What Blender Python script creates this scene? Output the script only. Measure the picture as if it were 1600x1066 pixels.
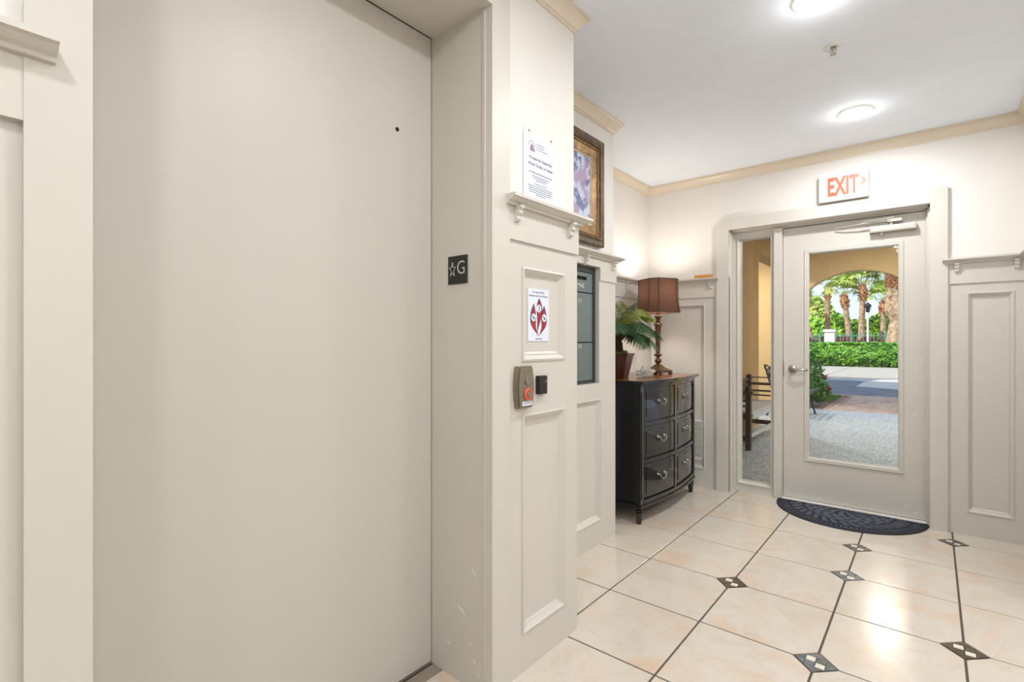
import bpy, bmesh, math, random
from mathutils import Vector, Matrix
random.seed(7)
PI = math.pi
sc = bpy.context.scene
C = sc.collection
for o in list(bpy.data.objects): bpy.data.objects.remove(o)

# ------------------------------------------------ camera, world, sun, exposure
F, YAW, CAMH = 787.6, 0.6951, 1.25
cam_d = bpy.data.cameras.new('camera'); cam = bpy.data.objects.new('camera', cam_d); C.objects.link(cam)
cam_d.sensor_width = 36; cam_d.lens = F / 1600 * 36; cam_d.clip_start = 0.02; cam_d.clip_end = 400
cam.location = (0, 0, CAMH); cam.rotation_euler = (PI / 2, 0, YAW)
sc.camera = cam

w = bpy.data.worlds.new('sky'); sc.world = w; w.use_nodes = True
nt = w.node_tree; nt.nodes.clear()
out = nt.nodes.new('ShaderNodeOutputWorld'); bg = nt.nodes.new('ShaderNodeBackground')
tc = nt.nodes.new('ShaderNodeTexCoord'); sep = nt.nodes.new('ShaderNodeSeparateXYZ')
ramp = nt.nodes.new('ShaderNodeValToRGB')
ramp.color_ramp.elements[0].position = 0.0; ramp.color_ramp.elements[0].color = (0.66, 0.76, 0.93, 1)
ramp.color_ramp.elements[1].position = 0.75; ramp.color_ramp.elements[1].color = (0.36, 0.52, 0.82, 1)
cn = nt.nodes.new('ShaderNodeTexNoise'); cn.inputs['Scale'].default_value = 3; cn.inputs['Detail'].default_value = 6
cr = nt.nodes.new('ShaderNodeValToRGB'); cr.color_ramp.elements[0].position = .45; cr.color_ramp.elements[1].position = .7
mx = nt.nodes.new('ShaderNodeMixRGB'); mx.inputs['Color2'].default_value = (.95, .96, 1, 1)
nt.links.new(tc.outputs['Generated'], sep.inputs[0]); nt.links.new(sep.outputs['Z'], ramp.inputs[0])
nt.links.new(tc.outputs['Generated'], cn.inputs['Vector']); nt.links.new(cn.outputs[0], cr.inputs[0])
nt.links.new(cr.outputs[0], mx.inputs['Fac']); nt.links.new(ramp.outputs[0], mx.inputs['Color1'])
nt.links.new(mx.outputs[0], bg.inputs['Color']); bg.inputs['Strength'].default_value = 0.8
nt.links.new(bg.outputs[0], out.inputs[0])

sun_d = bpy.data.lights.new('sun', 'SUN'); sun = bpy.data.objects.new('sun', sun_d); C.objects.link(sun)
sun_d.energy = 3.0; sun_d.angle = 0.01; sun_d.color = (1, .95, .86)
sun.rotation_euler = (math.radians(46), 0, math.radians(-28))

CEIL = 2.65
CAN_X, CAN_Y = -0.36, (3.70, 2.37, 1.04, -0.29)
CAN_W, CAN_P = 7.0, .6
def area(name, loc, size, power, col=(.95, .98, 1)):
    d = bpy.data.lights.new(name, 'AREA'); d.shape = 'DISK'; d.size = size; d.energy = power; d.color = col
    o = bpy.data.objects.new(name, d); C.objects.link(o); o.location = loc; return o
CANS = [(CAN_X, y) for y in CAN_Y] + [(1.35, 2.37), (1.35, 1.04), (1.35, -0.29), (0.5, -1.7)]  # cans outside the CAN_X row are unseen, added as fill
CAN_K = (1.3, .66, .74, .74, 1, 1, 1, 1)
for i, (x, y) in enumerate(CANS):
    area('ceiling_light_lamp', (x, y, CEIL - .022), .15, CAN_W * CAN_K[i])
    pdl = bpy.data.lights.new('ceiling_light_dome', 'POINT'); pdl.energy = CAN_P; pdl.shadow_soft_size = .05; pdl.color = (.95, .98, 1)
    pol = bpy.data.objects.new('ceiling_light_dome', pdl); C.objects.link(pol); pol.location = (x, y, CEIL - .075)
for px__, py__, pw__ in ((-.55, 9.3, 17), (.55, 6.4, 14), (-3.0, 9.3, 48), (1.7, 9.3, 48)): area('porch_light_lamp', (px__, py__, 2.96), .16, pw__, (1, .93, .82))  # all but the first are unseen lamps added to brighten the porch

sc.view_settings.view_transform = 'Standard'; sc.view_settings.look = 'None'
sc.view_settings.gamma = 1; sc.view_settings.use_curve_mapping = False
sc.view_settings.exposure = 0.93

# ------------------------------------------------ helpers
CS, SN = math.cos(YAW), math.sin(YAW)
def ray(u, v):
    x, y = (u - 800) / F, (533 - v) / F
    return Vector((-SN + x * CS, CS + x * SN, y))
def gpt(u, v, z=-.04):
    r = ray(u, v); t = (z - CAMH) / r.z; return r.x * t, r.y * t
def at_y(u, v, Y):
    r = ray(u, v); return r * (Y / r.y) + Vector((0, 0, CAMH))
def srgb(c):
    c = c / 255; return c / 12.92 if c <= .04045 else ((c + .055) / 1.055) ** 2.4
def rgb(r, g, b): return (srgb(r), srgb(g), srgb(b), 1)

def mat(name, col, rough=.5, metal=0, var=0.0, scale=8, bump=0, bscale=60, col2=None, spec=.5, trans=0, coat=0, emit=None, estr=0, detail=4, stretch=None):
    m = bpy.data.materials.new(name); m.use_nodes = True; n = m.node_tree; p = n.nodes['Principled BSDF']
    p.inputs['Base Color'].default_value = col; p.inputs['Roughness'].default_value = rough
    p.inputs['Metallic'].default_value = metal; p.inputs['Specular IOR Level'].default_value = spec
    p.inputs['Coat Weight'].default_value = coat; p.inputs['Transmission Weight'].default_value = trans
    if emit: p.inputs['Emission Color'].default_value = emit; p.inputs['Emission Strength'].default_value = estr
    t = n.nodes.new('ShaderNodeTexCoord'); vec = t.outputs['Object']
    if stretch:
        mp = n.nodes.new('ShaderNodeMapping'); mp.inputs['Scale'].default_value = stretch
        n.links.new(vec, mp.inputs[0]); vec = mp.outputs[0]
    if var or col2:
        ns = n.nodes.new('ShaderNodeTexNoise'); ns.inputs['Scale'].default_value = scale; ns.inputs['Detail'].default_value = detail
        n.links.new(vec, ns.inputs['Vector'])
        r = n.nodes.new('ShaderNodeValToRGB'); r.color_ramp.elements[0].position = .35; r.color_ramp.elements[1].position = .65
        c2 = col2 or tuple(min(1, c * (1 - var)) for c in col[:3]) + (1,)
        r.color_ramp.elements[0].color = col; r.color_ramp.elements[1].color = c2
        n.links.new(ns.outputs[0], r.inputs[0]); n.links.new(r.outputs[0], p.inputs['Base Color'])
    if bump:
        nb = n.nodes.new('ShaderNodeTexNoise'); nb.inputs['Scale'].default_value = bscale; nb.inputs['Detail'].default_value = 3
        n.links.new(vec, nb.inputs['Vector'])
        b = n.nodes.new('ShaderNodeBump'); b.inputs['Strength'].default_value = bump; b.inputs['Distance'].default_value = .002
        n.links.new(nb.outputs[0], b.inputs['Height']); n.links.new(b.outputs[0], p.inputs['Normal'])
    return m

M = {}
M['paint'] = mat('beige_satin_paint', rgb(211, 205, 196), .40, var=.02, scale=3)
M['edoor'] = mat('elevator_door_paint', rgb(203, 197, 188), .42, var=.02, scale=2)
M['wall'] = mat('wall_orange_peel_paint', rgb(232, 227, 221), .55, var=.02, scale=3, bump=.35, bscale=110)
M['crown'] = mat('crown_paint', rgb(226, 212, 192), .34, var=.02)
M['ceil'] = mat('ceiling_paint', rgb(240, 246, 254), .8, var=.02, bump=.15, bscale=90)
M['grout'] = mat('dark_grout', rgb(98, 88, 80), .9, var=.2, scale=30)
M['black'] = mat('black_lacquer', rgb(10, 10, 12), .22, var=.2, scale=6, coat=.7)
M['dtop'] = mat('brown_top_reflection_tint', rgb(150, 86, 44), .25, col2=rgb(104, 56, 28), scale=5, coat=.4, stretch=(8, 1, 1))  # brown wood, with the orange reflection on it put into the colour
M['nickel'] = mat('brushed_nickel', rgb(190, 185, 178), .28, metal=1, var=.1)
M['pewter'] = mat('pewter', rgb(170, 165, 158), .3, metal=1, var=.1)
M['alu'] = mat('aluminium', rgb(214, 212, 204), .35, metal=.9, var=.05)
M['greym'] = mat('warm_grey_metal', rgb(150, 140, 124), .38, metal=.7, var=.06, stretch=(1, 1, 20))
M['sill'] = mat('worn_sill_metal', rgb(150, 138, 124), .45, var=.1)
M['closer'] = mat('closer_silver_paint', rgb(188, 184, 174), .35, metal=.35, var=.04)
M['dark'] = mat('dark_void', rgb(18, 17, 16), .8, var=.2)
M['blackp'] = mat('black_plastic', rgb(34, 31, 28), .4, var=.15)
M['white'] = mat('white_plastic', rgb(235, 233, 226), .4, var=.03)
M['paper'] = mat('paper', rgb(226, 231, 245), .5, var=.02)
M['ink'] = mat('ink_grey', rgb(110, 108, 128), .7, var=.1)
M['purple'] = mat('ink_purple', rgb(150, 110, 150), .7, var=.1)
M['navy'] = mat('ink_navy', rgb(44, 48, 84), .6, var=.1)
M['red'] = mat('ink_red', rgb(172, 38, 48), .5, var=.1)
M['exitred'] = mat('exit_red', rgb(238, 92, 62), .4, var=.05, emit=rgb(238, 80, 50), estr=.25)
M['plasticred'] = mat('translucent_red_ring', rgb(216, 100, 78), .3, var=.1)
M['mail'] = mat('mailbox_grey', rgb(112, 124, 124), .32, metal=.3, var=.05)
M['mailf'] = mat('mailbox_frame', rgb(74, 74, 72), .4, metal=.4, var=.1)
M['bronze'] = mat('dark_bronze_wood', rgb(70, 52, 38), .4, metal=.2, col2=rgb(110, 86, 60), scale=30)
M['gold'] = mat('aged_gold', rgb(160, 126, 80), .4, metal=.5, col2=rgb(112, 84, 52), scale=22)
M['liner'] = mat('pale_gold_fillet', rgb(206, 188, 160), .45, var=.1)
M['lampb'] = mat('lamp_bronze', rgb(120, 88, 48), .42, metal=.3, col2=rgb(64, 42, 30), scale=24, bump=.3, bscale=60)
M['seam'] = mat('dark_brown_trim', rgb(48, 26, 18), .8, var=.1)
M['pot'] = mat('dark_mahogany', rgb(88, 42, 28), .3, col2=rgb(58, 26, 18), scale=6, stretch=(4, 4, 1))
M['fiber'] = mat('palm_fiber', rgb(72, 46, 30), .9, var=.4, scale=60, bump=.6)
M['moss'] = mat('moss', rgb(110, 118, 50), .9, var=.4, scale=60, bump=.6)
M['frond'] = mat('frond_green', rgb(44, 78, 52), .5, col2=rgb(78, 112, 60), scale=9)
M['frondy'] = mat('frond_yellow', rgb(150, 150, 60), .5, col2=rgb(104, 132, 56), scale=9)
M['pine'] = mat('light_pine', rgb(214, 158, 84), .5, col2=rgb(196, 136, 62), scale=10, stretch=(1, 12, 12))
M['mat'] = mat('navy_rubber_mat', rgb(34, 38, 54), .8, var=.3, scale=60)
M['matr'] = mat('worn_rubber_ribs', rgb(86, 90, 100), .7, col2=rgb(66, 72, 88), scale=60, bump=.5, bscale=160)
M['matb'] = mat('navy_mat_border', rgb(34, 36, 46), .7, var=.2, scale=60, bump=.3, bscale=160)
M['silver'] = mat('silver_letters', rgb(205, 206, 200), .4, metal=.2, var=.05)
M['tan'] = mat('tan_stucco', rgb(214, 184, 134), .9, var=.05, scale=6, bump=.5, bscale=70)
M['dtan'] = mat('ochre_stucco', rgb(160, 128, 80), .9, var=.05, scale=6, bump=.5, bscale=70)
M['white_stucco'] = mat('white_stucco', rgb(236, 234, 228), .9, var=.05, scale=6, bump=.3)
M['bench'] = mat('weathered_dark_wood', rgb(84, 62, 52), .6, var=.3, scale=12, stretch=(1, 1, 6))
M['slat'] = mat('weathered_grey_wood', rgb(206, 208, 212), .5, col2=rgb(168, 168, 172), scale=14, stretch=(6, 1, 6))
M['iron'] = mat('black_iron', rgb(30, 34, 38), .45, metal=.4, var=.2)
M['asphalt'] = mat('asphalt', rgb(112, 118, 128), .9, col2=rgb(92, 98, 110), scale=2, bump=.3, bscale=90)
M['concrete'] = mat('pale_concrete', rgb(176, 168, 158), .9, var=.1, scale=1.5, bump=.2)
M['apron'] = mat('grey_concrete', rgb(196, 190, 186), .9, var=.1, scale=1.5, bump=.2)
M['paver'] = mat('paver_brick', rgb(206, 178, 162), .9, col2=rgb(176, 148, 136), scale=5, bump=.4)
M['mulch'] = mat('mulch', rgb(160, 130, 120), .95, col2=rgb(92, 70, 66), scale=40, bump=1)
M['grass'] = mat('grass', rgb(120, 156, 62), .8, col2=rgb(84, 128, 46), scale=20)
M['hedge'] = mat('hedge_leaf', rgb(112, 164, 36), .5, col2=rgb(56, 118, 26), scale=3.5)
M['shrub'] = mat('shrub_leaf', rgb(88, 150, 48), .5, col2=rgb(44, 100, 34), scale=5)
M['bush'] = mat('bush_leaf', rgb(184, 222, 66), .5, col2=rgb(96, 162, 50), scale=.9)
M['palm'] = mat('palm_leaf', rgb(206, 214, 112), .5, col2=rgb(136, 168, 70), scale=1.2)
M['palmd'] = mat('dark_palm_leaf', rgb(70, 110, 50), .5, col2=rgb(40, 76, 40), scale=1.2)
M['trunk'] = mat('palm_trunk', rgb(196, 170, 142), .9, col2=rgb(140, 112, 88), scale=6, bump=.6, bscale=20)
M['boot'] = mat('palm_boots', rgb(220, 164, 112), .9, col2=rgb(156, 104, 74), scale=8, bump=.8, bscale=20)
M['maroon'] = mat('maroon_leaf', rgb(136, 66, 66), .6, col2=rgb(80, 36, 44), scale=2)
M['redleaf'] = mat('red_leaf', rgb(206, 52, 44), .5, col2=rgb(150, 40, 40), scale=8)
M['teal'] = mat('teal_fence', rgb(96, 140, 134), .6, var=.1)
M['lampglow'] = mat('warm_bulb', (1, .8, .5, 1), .5, emit=(1, .75, .42, 1), estr=6)
M['can'] = mat('led_disc', (1, 1, 1, 1), .5, emit=(1, .97, .92, 1), estr=6)

# floor tile: cream ceramic with per-tile offset, soft peach clouds and fine veins
def tile_mat():
    m = bpy.data.materials.new('cream_ceramic_tile'); m.use_nodes = True; n = m.node_tree; p = n.nodes['Principled BSDF']
    t = n.nodes.new('ShaderNodeTexCoord'); oi = n.nodes.new('ShaderNodeObjectInfo')
    mp = n.nodes.new('ShaderNodeMapping'); n.links.new(t.outputs['Object'], mp.inputs[0])
    vm = n.nodes.new('ShaderNodeVectorMath'); vm.operation = 'SCALE'; vm.inputs[0].default_value = (37, 21, 9)
    n.links.new(oi.outputs['Random'], vm.inputs['Scale']); n.links.new(vm.outputs[0], mp.inputs['Location'])
    a = n.nodes.new('ShaderNodeTexNoise'); a.inputs['Scale'].default_value = 4; a.inputs['Detail'].default_value = 6; a.inputs['Distortion'].default_value = .8
    n.links.new(mp.outputs[0], a.inputs['Vector'])
    r = n.nodes.new('ShaderNodeValToRGB'); e = r.color_ramp.elements
    e[0].position = .3; e[0].color = rgb(208, 195, 179); e[1].position = .72; e[1].color = rgb(214, 191, 169)
    x = e.new(.5); x.color = rgb(214, 204, 192)
    n.links.new(a.outputs[0], r.inputs[0])
    v = n.nodes.new('ShaderNodeTexNoise'); v.inputs['Scale'].default_value = 3; v.inputs['Detail'].default_value = 9; v.inputs['Distortion'].default_value = 1.8
    n.links.new(mp.outputs[0], v.inputs['Vector'])
    vr = n.nodes.new('ShaderNodeValToRGB'); ve = vr.color_ramp.elements
    ve[0].position = .47; ve[0].color = (0, 0, 0, 1); ve[1].position = .53; ve[1].color = (0, 0, 0, 1); k = ve.new(.5); k.color = (.12, .12, .12, 1)
    n.links.new(v.outputs[0], vr.inputs[0])
    mm = n.nodes.new('ShaderNodeMixRGB'); mm.inputs['Color2'].default_value = rgb(178, 152, 124)
    n.links.new(vr.outputs[0], mm.inputs['Fac']); n.links.new(r.outputs[0], mm.inputs['Color1'])
    n.links.new(mm.outputs[0], p.inputs['Base Color'])
    rr = n.nodes.new('ShaderNodeMapRange'); rr.inputs['To Min'].default_value = .14; rr.inputs['To Max'].default_value = .26
    n.links.new(a.outputs[0], rr.inputs['Value']); n.links.new(rr.outputs[0], p.inputs['Roughness'])
    return m
M['tile'] = tile_mat()
M['slate'] = mat('brown_slate_chip', rgb(104, 90, 76), .28, col2=rgb(78, 66, 54), scale=20)
M['slate_refl'] = mat('slate_chip_reflection_tint', rgb(126, 128, 128), .26, col2=rgb(96, 98, 96), scale=20)  # same brown slate with a bluish reflection painted into the colour
M['marble'] = mat('white_marble_chip', rgb(228, 220, 208), .22, var=.05, scale=20)

def glass_mat(name='window_glass'):
    m = bpy.data.materials.new(name); m.use_nodes = True; n = m.node_tree; n.nodes.clear()
    o = n.nodes.new('ShaderNodeOutputMaterial'); mixn = n.nodes.new('ShaderNodeMixShader')
    tr = n.nodes.new('ShaderNodeBsdfTransparent'); tr.inputs[0].default_value = (.96, .98, .97, 1)
    gl = n.nodes.new('ShaderNodeBsdfGlossy'); gl.inputs['Roughness'].default_value = .0
    fr = n.nodes.new('ShaderNodeFresnel'); fr.inputs[0].default_value = 1.35
    n.links.new(fr.outputs[0], mixn.inputs[0]); n.links.new(tr.outputs[0], mixn.inputs[1]); n.links.new(gl.outputs[0], mixn.inputs[2])
    n.links.new(mixn.outputs[0], o.inputs[0]); return m
M['glass'] = glass_mat()

def agg_mat():
    m = bpy.data.materials.new('exposed_aggregate'); m.use_nodes = True; n = m.node_tree; p = n.nodes['Principled BSDF']
    t = n.nodes.new('ShaderNodeTexCoord'); v = n.nodes.new('ShaderNodeTexVoronoi'); v.inputs['Scale'].default_value = 75
    n.links.new(t.outputs['Object'], v.inputs['Vector'])
    r = n.nodes.new('ShaderNodeValToRGB'); e = r.color_ramp.elements
    e[0].position = .2; e[0].color = rgb(118, 130, 146); e[1].position = .9; e[1].color = rgb(200, 208, 218)
    s = n.nodes.new('ShaderNodeSeparateColor'); n.links.new(v.outputs['Color'], s.inputs[0]); n.links.new(s.outputs[0], r.inputs[0])
    n.links.new(r.outputs[0], p.inputs['Base Color']); p.inputs['Roughness'].default_value = .45
    b = n.nodes.new('ShaderNodeBump'); b.inputs['Strength'].default_value = .5; b.inputs['Distance'].default_value = .004
    n.links.new(v.outputs['Distance'], b.inputs['Height']); n.links.new(b.outputs[0], p.inputs['Normal'])
    return m
M['agg'] = agg_mat()

def shade_mat():
    m = bpy.data.materials.new('brown_silk_shade'); m.use_nodes = True; n = m.node_tree; n.nodes.clear()
    o = n.nodes.new('ShaderNodeOutputMaterial'); a = n.nodes.new('ShaderNodeMixShader'); a.inputs[0].default_value = .10
    d = n.nodes.new('ShaderNodeBsdfDiffuse'); t = n.nodes.new('ShaderNodeBsdfTranslucent')
    tc_ = n.nodes.new('ShaderNodeTexCoord'); mp = n.nodes.new('ShaderNodeMapping'); mp.inputs['Scale'].default_value = (40, 40, 6)
    ns = n.nodes.new('ShaderNodeTexNoise'); r = n.nodes.new('ShaderNodeValToRGB')
    ns.inputs['Scale'].default_value = 4
    r.color_ramp.elements[0].color = rgb(76, 54, 46); r.color_ramp.elements[1].color = rgb(98, 70, 56)
    n.links.new(tc_.outputs['Object'], mp.inputs[0]); n.links.new(mp.outputs[0], ns.inputs['Vector']); n.links.new(ns.outputs[0], r.inputs[0])
    n.links.new(r.outputs[0], d.inputs[0]); n.links.new(r.outputs[0], t.inputs[0])
    n.links.new(d.outputs[0], a.inputs[1]); n.links.new(t.outputs[0], a.inputs[2]); n.links.new(a.outputs[0], o.inputs[0]); return m
M['shade'] = shade_mat()

def plastic_mat():
    m = bpy.data.materials.new('clear_crumpled_plastic'); m.use_nodes = True; n = m.node_tree; n.nodes.clear()
    o = n.nodes.new('ShaderNodeOutputMaterial'); a = n.nodes.new('ShaderNodeMixShader'); a.inputs[0].default_value = .6
    tr = n.nodes.new('ShaderNodeBsdfTransparent'); p = n.nodes.new('ShaderNodeBsdfPrincipled')
    p.inputs['Base Color'].default_value = rgb(228, 226, 218); p.inputs['Roughness'].default_value = .15
    ns = n.nodes.new('ShaderNodeTexNoise'); ns.inputs['Scale'].default_value = 30; b = n.nodes.new('ShaderNodeBump'); b.inputs['Distance'].default_value = .01
    n.links.new(ns.outputs[0], b.inputs['Height']); n.links.new(b.outputs[0], p.inputs['Normal'])
    n.links.new(tr.outputs[0], a.inputs[1]); n.links.new(p.outputs[0], a.inputs[2]); n.links.new(a.outputs[0], o.inputs[0]); return m
M['clear'] = plastic_mat()

def art_mat():
    m = bpy.data.materials.new('lavender_blue_print'); m.use_nodes = True; n = m.node_tree; p = n.nodes['Principled BSDF']
    t = n.nodes.new('ShaderNodeTexCoord'); wv = n.nodes.new('ShaderNodeTexWave'); wv.inputs['Scale'].default_value = 14; wv.inputs['Distortion'].default_value = 9; wv.inputs['Detail'].default_value = 4
    n.links.new(t.outputs['Object'], wv.inputs['Vector'])
    r = n.nodes.new('ShaderNodeValToRGB'); e = r.color_ramp.elements; e[0].position = .1; e[0].color = rgb(120, 130, 170); e[1].position = .75; e[1].color = rgb(206, 214, 236)
    n.links.new(wv.outputs[0], r.inputs[0])
    ns = n.nodes.new('ShaderNodeTexNoise'); ns.inputs['Scale'].default_value = 9; n.links.new(t.outputs['Object'], ns.inputs['Vector'])
    r2 = n.nodes.new('ShaderNodeValToRGB'); r2.color_ramp.elements[0].position = .52; r2.color_ramp.elements[1].position = .6
    n.links.new(ns.outputs[0], r2.inputs[0])
    mm = n.nodes.new('ShaderNodeMixRGB'); mm.inputs['Color2'].default_value = rgb(184, 164, 196)
    n.links.new(r2.outputs[0], mm.inputs[0]); n.links.new(r.outputs[0], mm.inputs['Color1']); n.links.new(mm.outputs[0], p.inputs['Base Color'])
    p.inputs['Roughness'].default_value = .15; return m
M['art'] = art_mat()

# mesh helpers
def obj(name, bm, m, parent=None, smooth=False, recalc=True):
    if recalc: bmesh.ops.recalc_face_normals(bm, faces=bm.faces)
    me = bpy.data.meshes.new(name); bm.to_mesh(me); bm.free()
    if m is not None:
        for mm in (m if isinstance(m, (list, tuple)) else [m]): me.materials.append(mm)
    if smooth:
        for p in me.polygons: p.use_smooth = True
    o = bpy.data.objects.new(name, me); C.objects.link(o)
    if parent is not None:
        o.parent = parent
    return o
def tag(o, label=None, cat=None, group=None, kind=None):
    if label: o['label'] = label
    if cat: o['category'] = cat
    if group: o['group'] = group
    if kind: o['kind'] = kind
    return o
def empty(name, loc=(0, 0, 0), rz=0, label=None, cat=None, group=None, kind=None):
    o = bpy.data.objects.new(name, None); C.objects.link(o); o.location = loc; o.rotation_euler.z = rz; o.empty_display_size = .05
    return tag(o, label, cat, group, kind)
def copy_tree(o, parent=None):
    c = o.copy(); C.objects.link(c); c.parent = parent
    for ch in [x for x in C.objects if x.parent == o]: copy_tree(ch, c)
    return c
def box(bm, x0, x1, y0, y1, z0, z1, bev=0):
    vs = [bm.verts.new((x, y, z)) for x in (x0, x1) for y in (y0, y1) for z in (z0, z1)]
    fs = [bm.faces.new([vs[i] for i in f]) for f in ((0, 1, 3, 2), (4, 6, 7, 5), (0, 4, 5, 1), (2, 3, 7, 6), (0, 2, 6, 4), (1, 5, 7, 3))]
    if bev:
        es = list({e for f in fs for e in f.edges}); bmesh.ops.bevel(bm, geom=es, offset=bev, segments=2, affect='EDGES', profile=.7)
    return bm
def nb(*a, **k): return box(bmesh.new(), *a, **k)
def tube(bm, pts, r, n=8, cap=True):
    pts = [Vector(p) for p in pts]; rs = r if isinstance(r, (list, tuple)) else [r] * len(pts); rings = []; prev = None
    for i, p in enumerate(pts):
        d = (pts[min(i + 1, len(pts) - 1)] - pts[max(i - 1, 0)]).normalized()
        a = prev if prev is not None else (Vector((0, 0, 1)) if abs(d.z) < .9 else Vector((1, 0, 0)))
        u = (a - d * a.dot(d)).normalized(); prev = u; v = d.cross(u)
        rings.append([bm.verts.new(p + (u * math.cos(2 * PI * k / n) + v * math.sin(2 * PI * k / n)) * rs[i]) for k in range(n)])
    for a, b in zip(rings, rings[1:]):
        for k in range(n): bm.faces.new((a[k], a[(k + 1) % n], b[(k + 1) % n], b[k]))
    if cap: bm.faces.new(rings[0][::-1]); bm.faces.new(rings[-1])
    return bm
def lathe(bm, prof, n=24, cx=0, cy=0, sides=None):
    rings = []
    for r, z in prof:
        rings.append([bm.verts.new((cx + r * math.cos(2 * PI * (k + .5) / n), cy + r * math.sin(2 * PI * (k + .5) / n), z)) for k in range(n)])
    for a, b in zip(rings, rings[1:]):
        for k in range(n): bm.faces.new((a[k], a[(k + 1) % n], b[(k + 1) % n], b[k]))
    bm.faces.new(rings[0][::-1]); bm.faces.new(rings[-1]); return bm
def extrude_poly(bm, pts3, vec):
    a = [bm.verts.new(p) for p in pts3]; b = [bm.verts.new(Vector(p) + Vector(vec)) for p in pts3]
    bm.faces.new(a); bm.faces.new(b[::-1]); n = len(a)
    for i in range(n): bm.faces.new((a[i], a[(i + 1) % n], b[(i + 1) % n], b[i]))
    return bm
def sweep(bm, path, prof, z0=0, closed=False):
    """path: plan points, room on the right hand; prof: (out, z)"""
    n = len(path); rings = []
    for i, p in enumerate(path):
        p = Vector(p)
        def nrm(a, b): d = (Vector(b) - Vector(a)).normalized(); return Vector((d.y, -d.x))
        ns = []
        if i > 0: ns.append(nrm(path[i - 1], path[i]))
        if i < n - 1: ns.append(nrm(path[i], path[i + 1]))
        if len(ns) == 2:
            m = (ns[0] + ns[1]); m = m / (1 + ns[0].dot(ns[1]))
        else: m = ns[0]
        rings.append([bm.verts.new((p.x + m.x * o, p.y + m.y * o, z0 + z)) for o, z in prof])
    k = len(prof)
    for a, b in zip(rings, rings[1:]):
        for i in range(k): bm.faces.new((a[i], a[(i + 1) % k], b[(i + 1) % k], b[i]))
    bm.faces.new(rings[0][::-1]); bm.faces.new(rings[-1]); return bm
# wall-local frames: a along the wall, z up, d out into the room
def LW(X): return lambda a, z, d: (X + d, a, z)
def EW(Y): return lambda a, z, d: (a, Y - d, z)
def slab(fr, a0, a1, z0, z1, d0, d1, holes=()):
    """slab with rectangular holes, real thickness"""
    bm = bmesh.new()
    As = sorted({a0, a1, *[h[0] for h in holes], *[h[1] for h in holes]}); Zs = sorted({z0, z1, *[h[2] for h in holes], *[h[3] for h in holes]})
    As = [a for a in As if a0 <= a <= a1]; Zs = [z for z in Zs if z0 <= z <= z1]
    V = {}
    def g(a, z, d):
        k = (a, z, d)
        if k not in V: V[k] = bm.verts.new(fr(a, z, d))
        return V[k]
    solid = {}
    for i in range(len(As) - 1):
        for j in range(len(Zs) - 1):
            ca, cz = (As[i] + As[i + 1]) / 2, (Zs[j] + Zs[j + 1]) / 2
            solid[i, j] = not any(h[0] < ca < h[1] and h[2] < cz < h[3] for h in holes)
    for (i, j), s in solid.items():
        if not s: continue
        A, B, Z, Y = As[i], As[i + 1], Zs[j], Zs[j + 1]
        bm.faces.new((g(A, Z, d1), g(B, Z, d1), g(B, Y, d1), g(A, Y, d1)))
        bm.faces.new((g(A, Z, d0), g(A, Y, d0), g(B, Y, d0), g(B, Z, d0)))
        for di, dj, e in ((-1, 0, (A, Z, A, Y)), (1, 0, (B, Z, B, Y)), (0, -1, (A, Z, B, Z)), (0, 1, (A, Y, B, Y))):
            if not solid.get((i + di, j + dj), False):
                bm.faces.new((g(e[0], e[1], d0), g(e[0], e[1], d1), g(e[2], e[3], d1), g(e[2], e[3], d0)))
    return bm
def loopframe(bm, fr, a0, a1, z0, z1, prof, close_back=False):
    """mitred frame: prof = (inset, depth) list"""
    rings = []
    for i, d in prof:
        rings.append([bm.verts.new(fr(*q, d)) for q in ((a0 + i, z0 + i), (a1 - i, z0 + i), (a1 - i, z1 - i), (a0 + i, z1 - i))])
    for a, b in zip(rings, rings[1:]):
        for k in range(4): bm.faces.new((a[k], a[(k + 1) % 4], b[(k + 1) % 4], b[k]))
    if close_back:
        a, b = rings[-1], rings[0]
        for k in range(4): bm.faces.new((a[k], a[(k + 1) % 4], b[(k + 1) % 4], b[k]))
    return rings
def text(name, s, fr_mat, size, m, parent, ext=.0006, align='LEFT', sx=1, bold=0):
    cu = bpy.data.curves.new(name, 'FONT'); cu.body = s; cu.size = size; cu.extrude = ext; cu.align_x = align; cu.align_y = 'BOTTOM_BASELINE'; cu.offset = bold
    t = bpy.data.objects.new(name, cu); C.objects.link(t)
    dg = bpy.context.evaluated_depsgraph_get(); dg.update()
    me = bpy.data.meshes.new_from_object(t.evaluated_get(dg)); bpy.data.objects.remove(t); bpy.data.curves.remove(cu)
    me.name = name; me.transform(Matrix.Diagonal((sx, 1, 1, 1))); me.transform(fr_mat); me.materials.clear(); me.materials.append(m)
    o = bpy.data.objects.new(name, me); C.objects.link(o); o.parent = parent; return o
def fm_left(X, y, z): # text on a wall facing +X, reading toward +y
    return Matrix(((0, 0, 1, X), (1, 0, 0, y), (0, 1, 0, z), (0, 0, 0, 1)))
def fm_front(x, Y, z): # text on a face that looks toward -Y
    return Matrix(((1, 0, 0, x), (0, 0, -1, Y), (0, 1, 0, z), (0, 0, 0, 1)))

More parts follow.
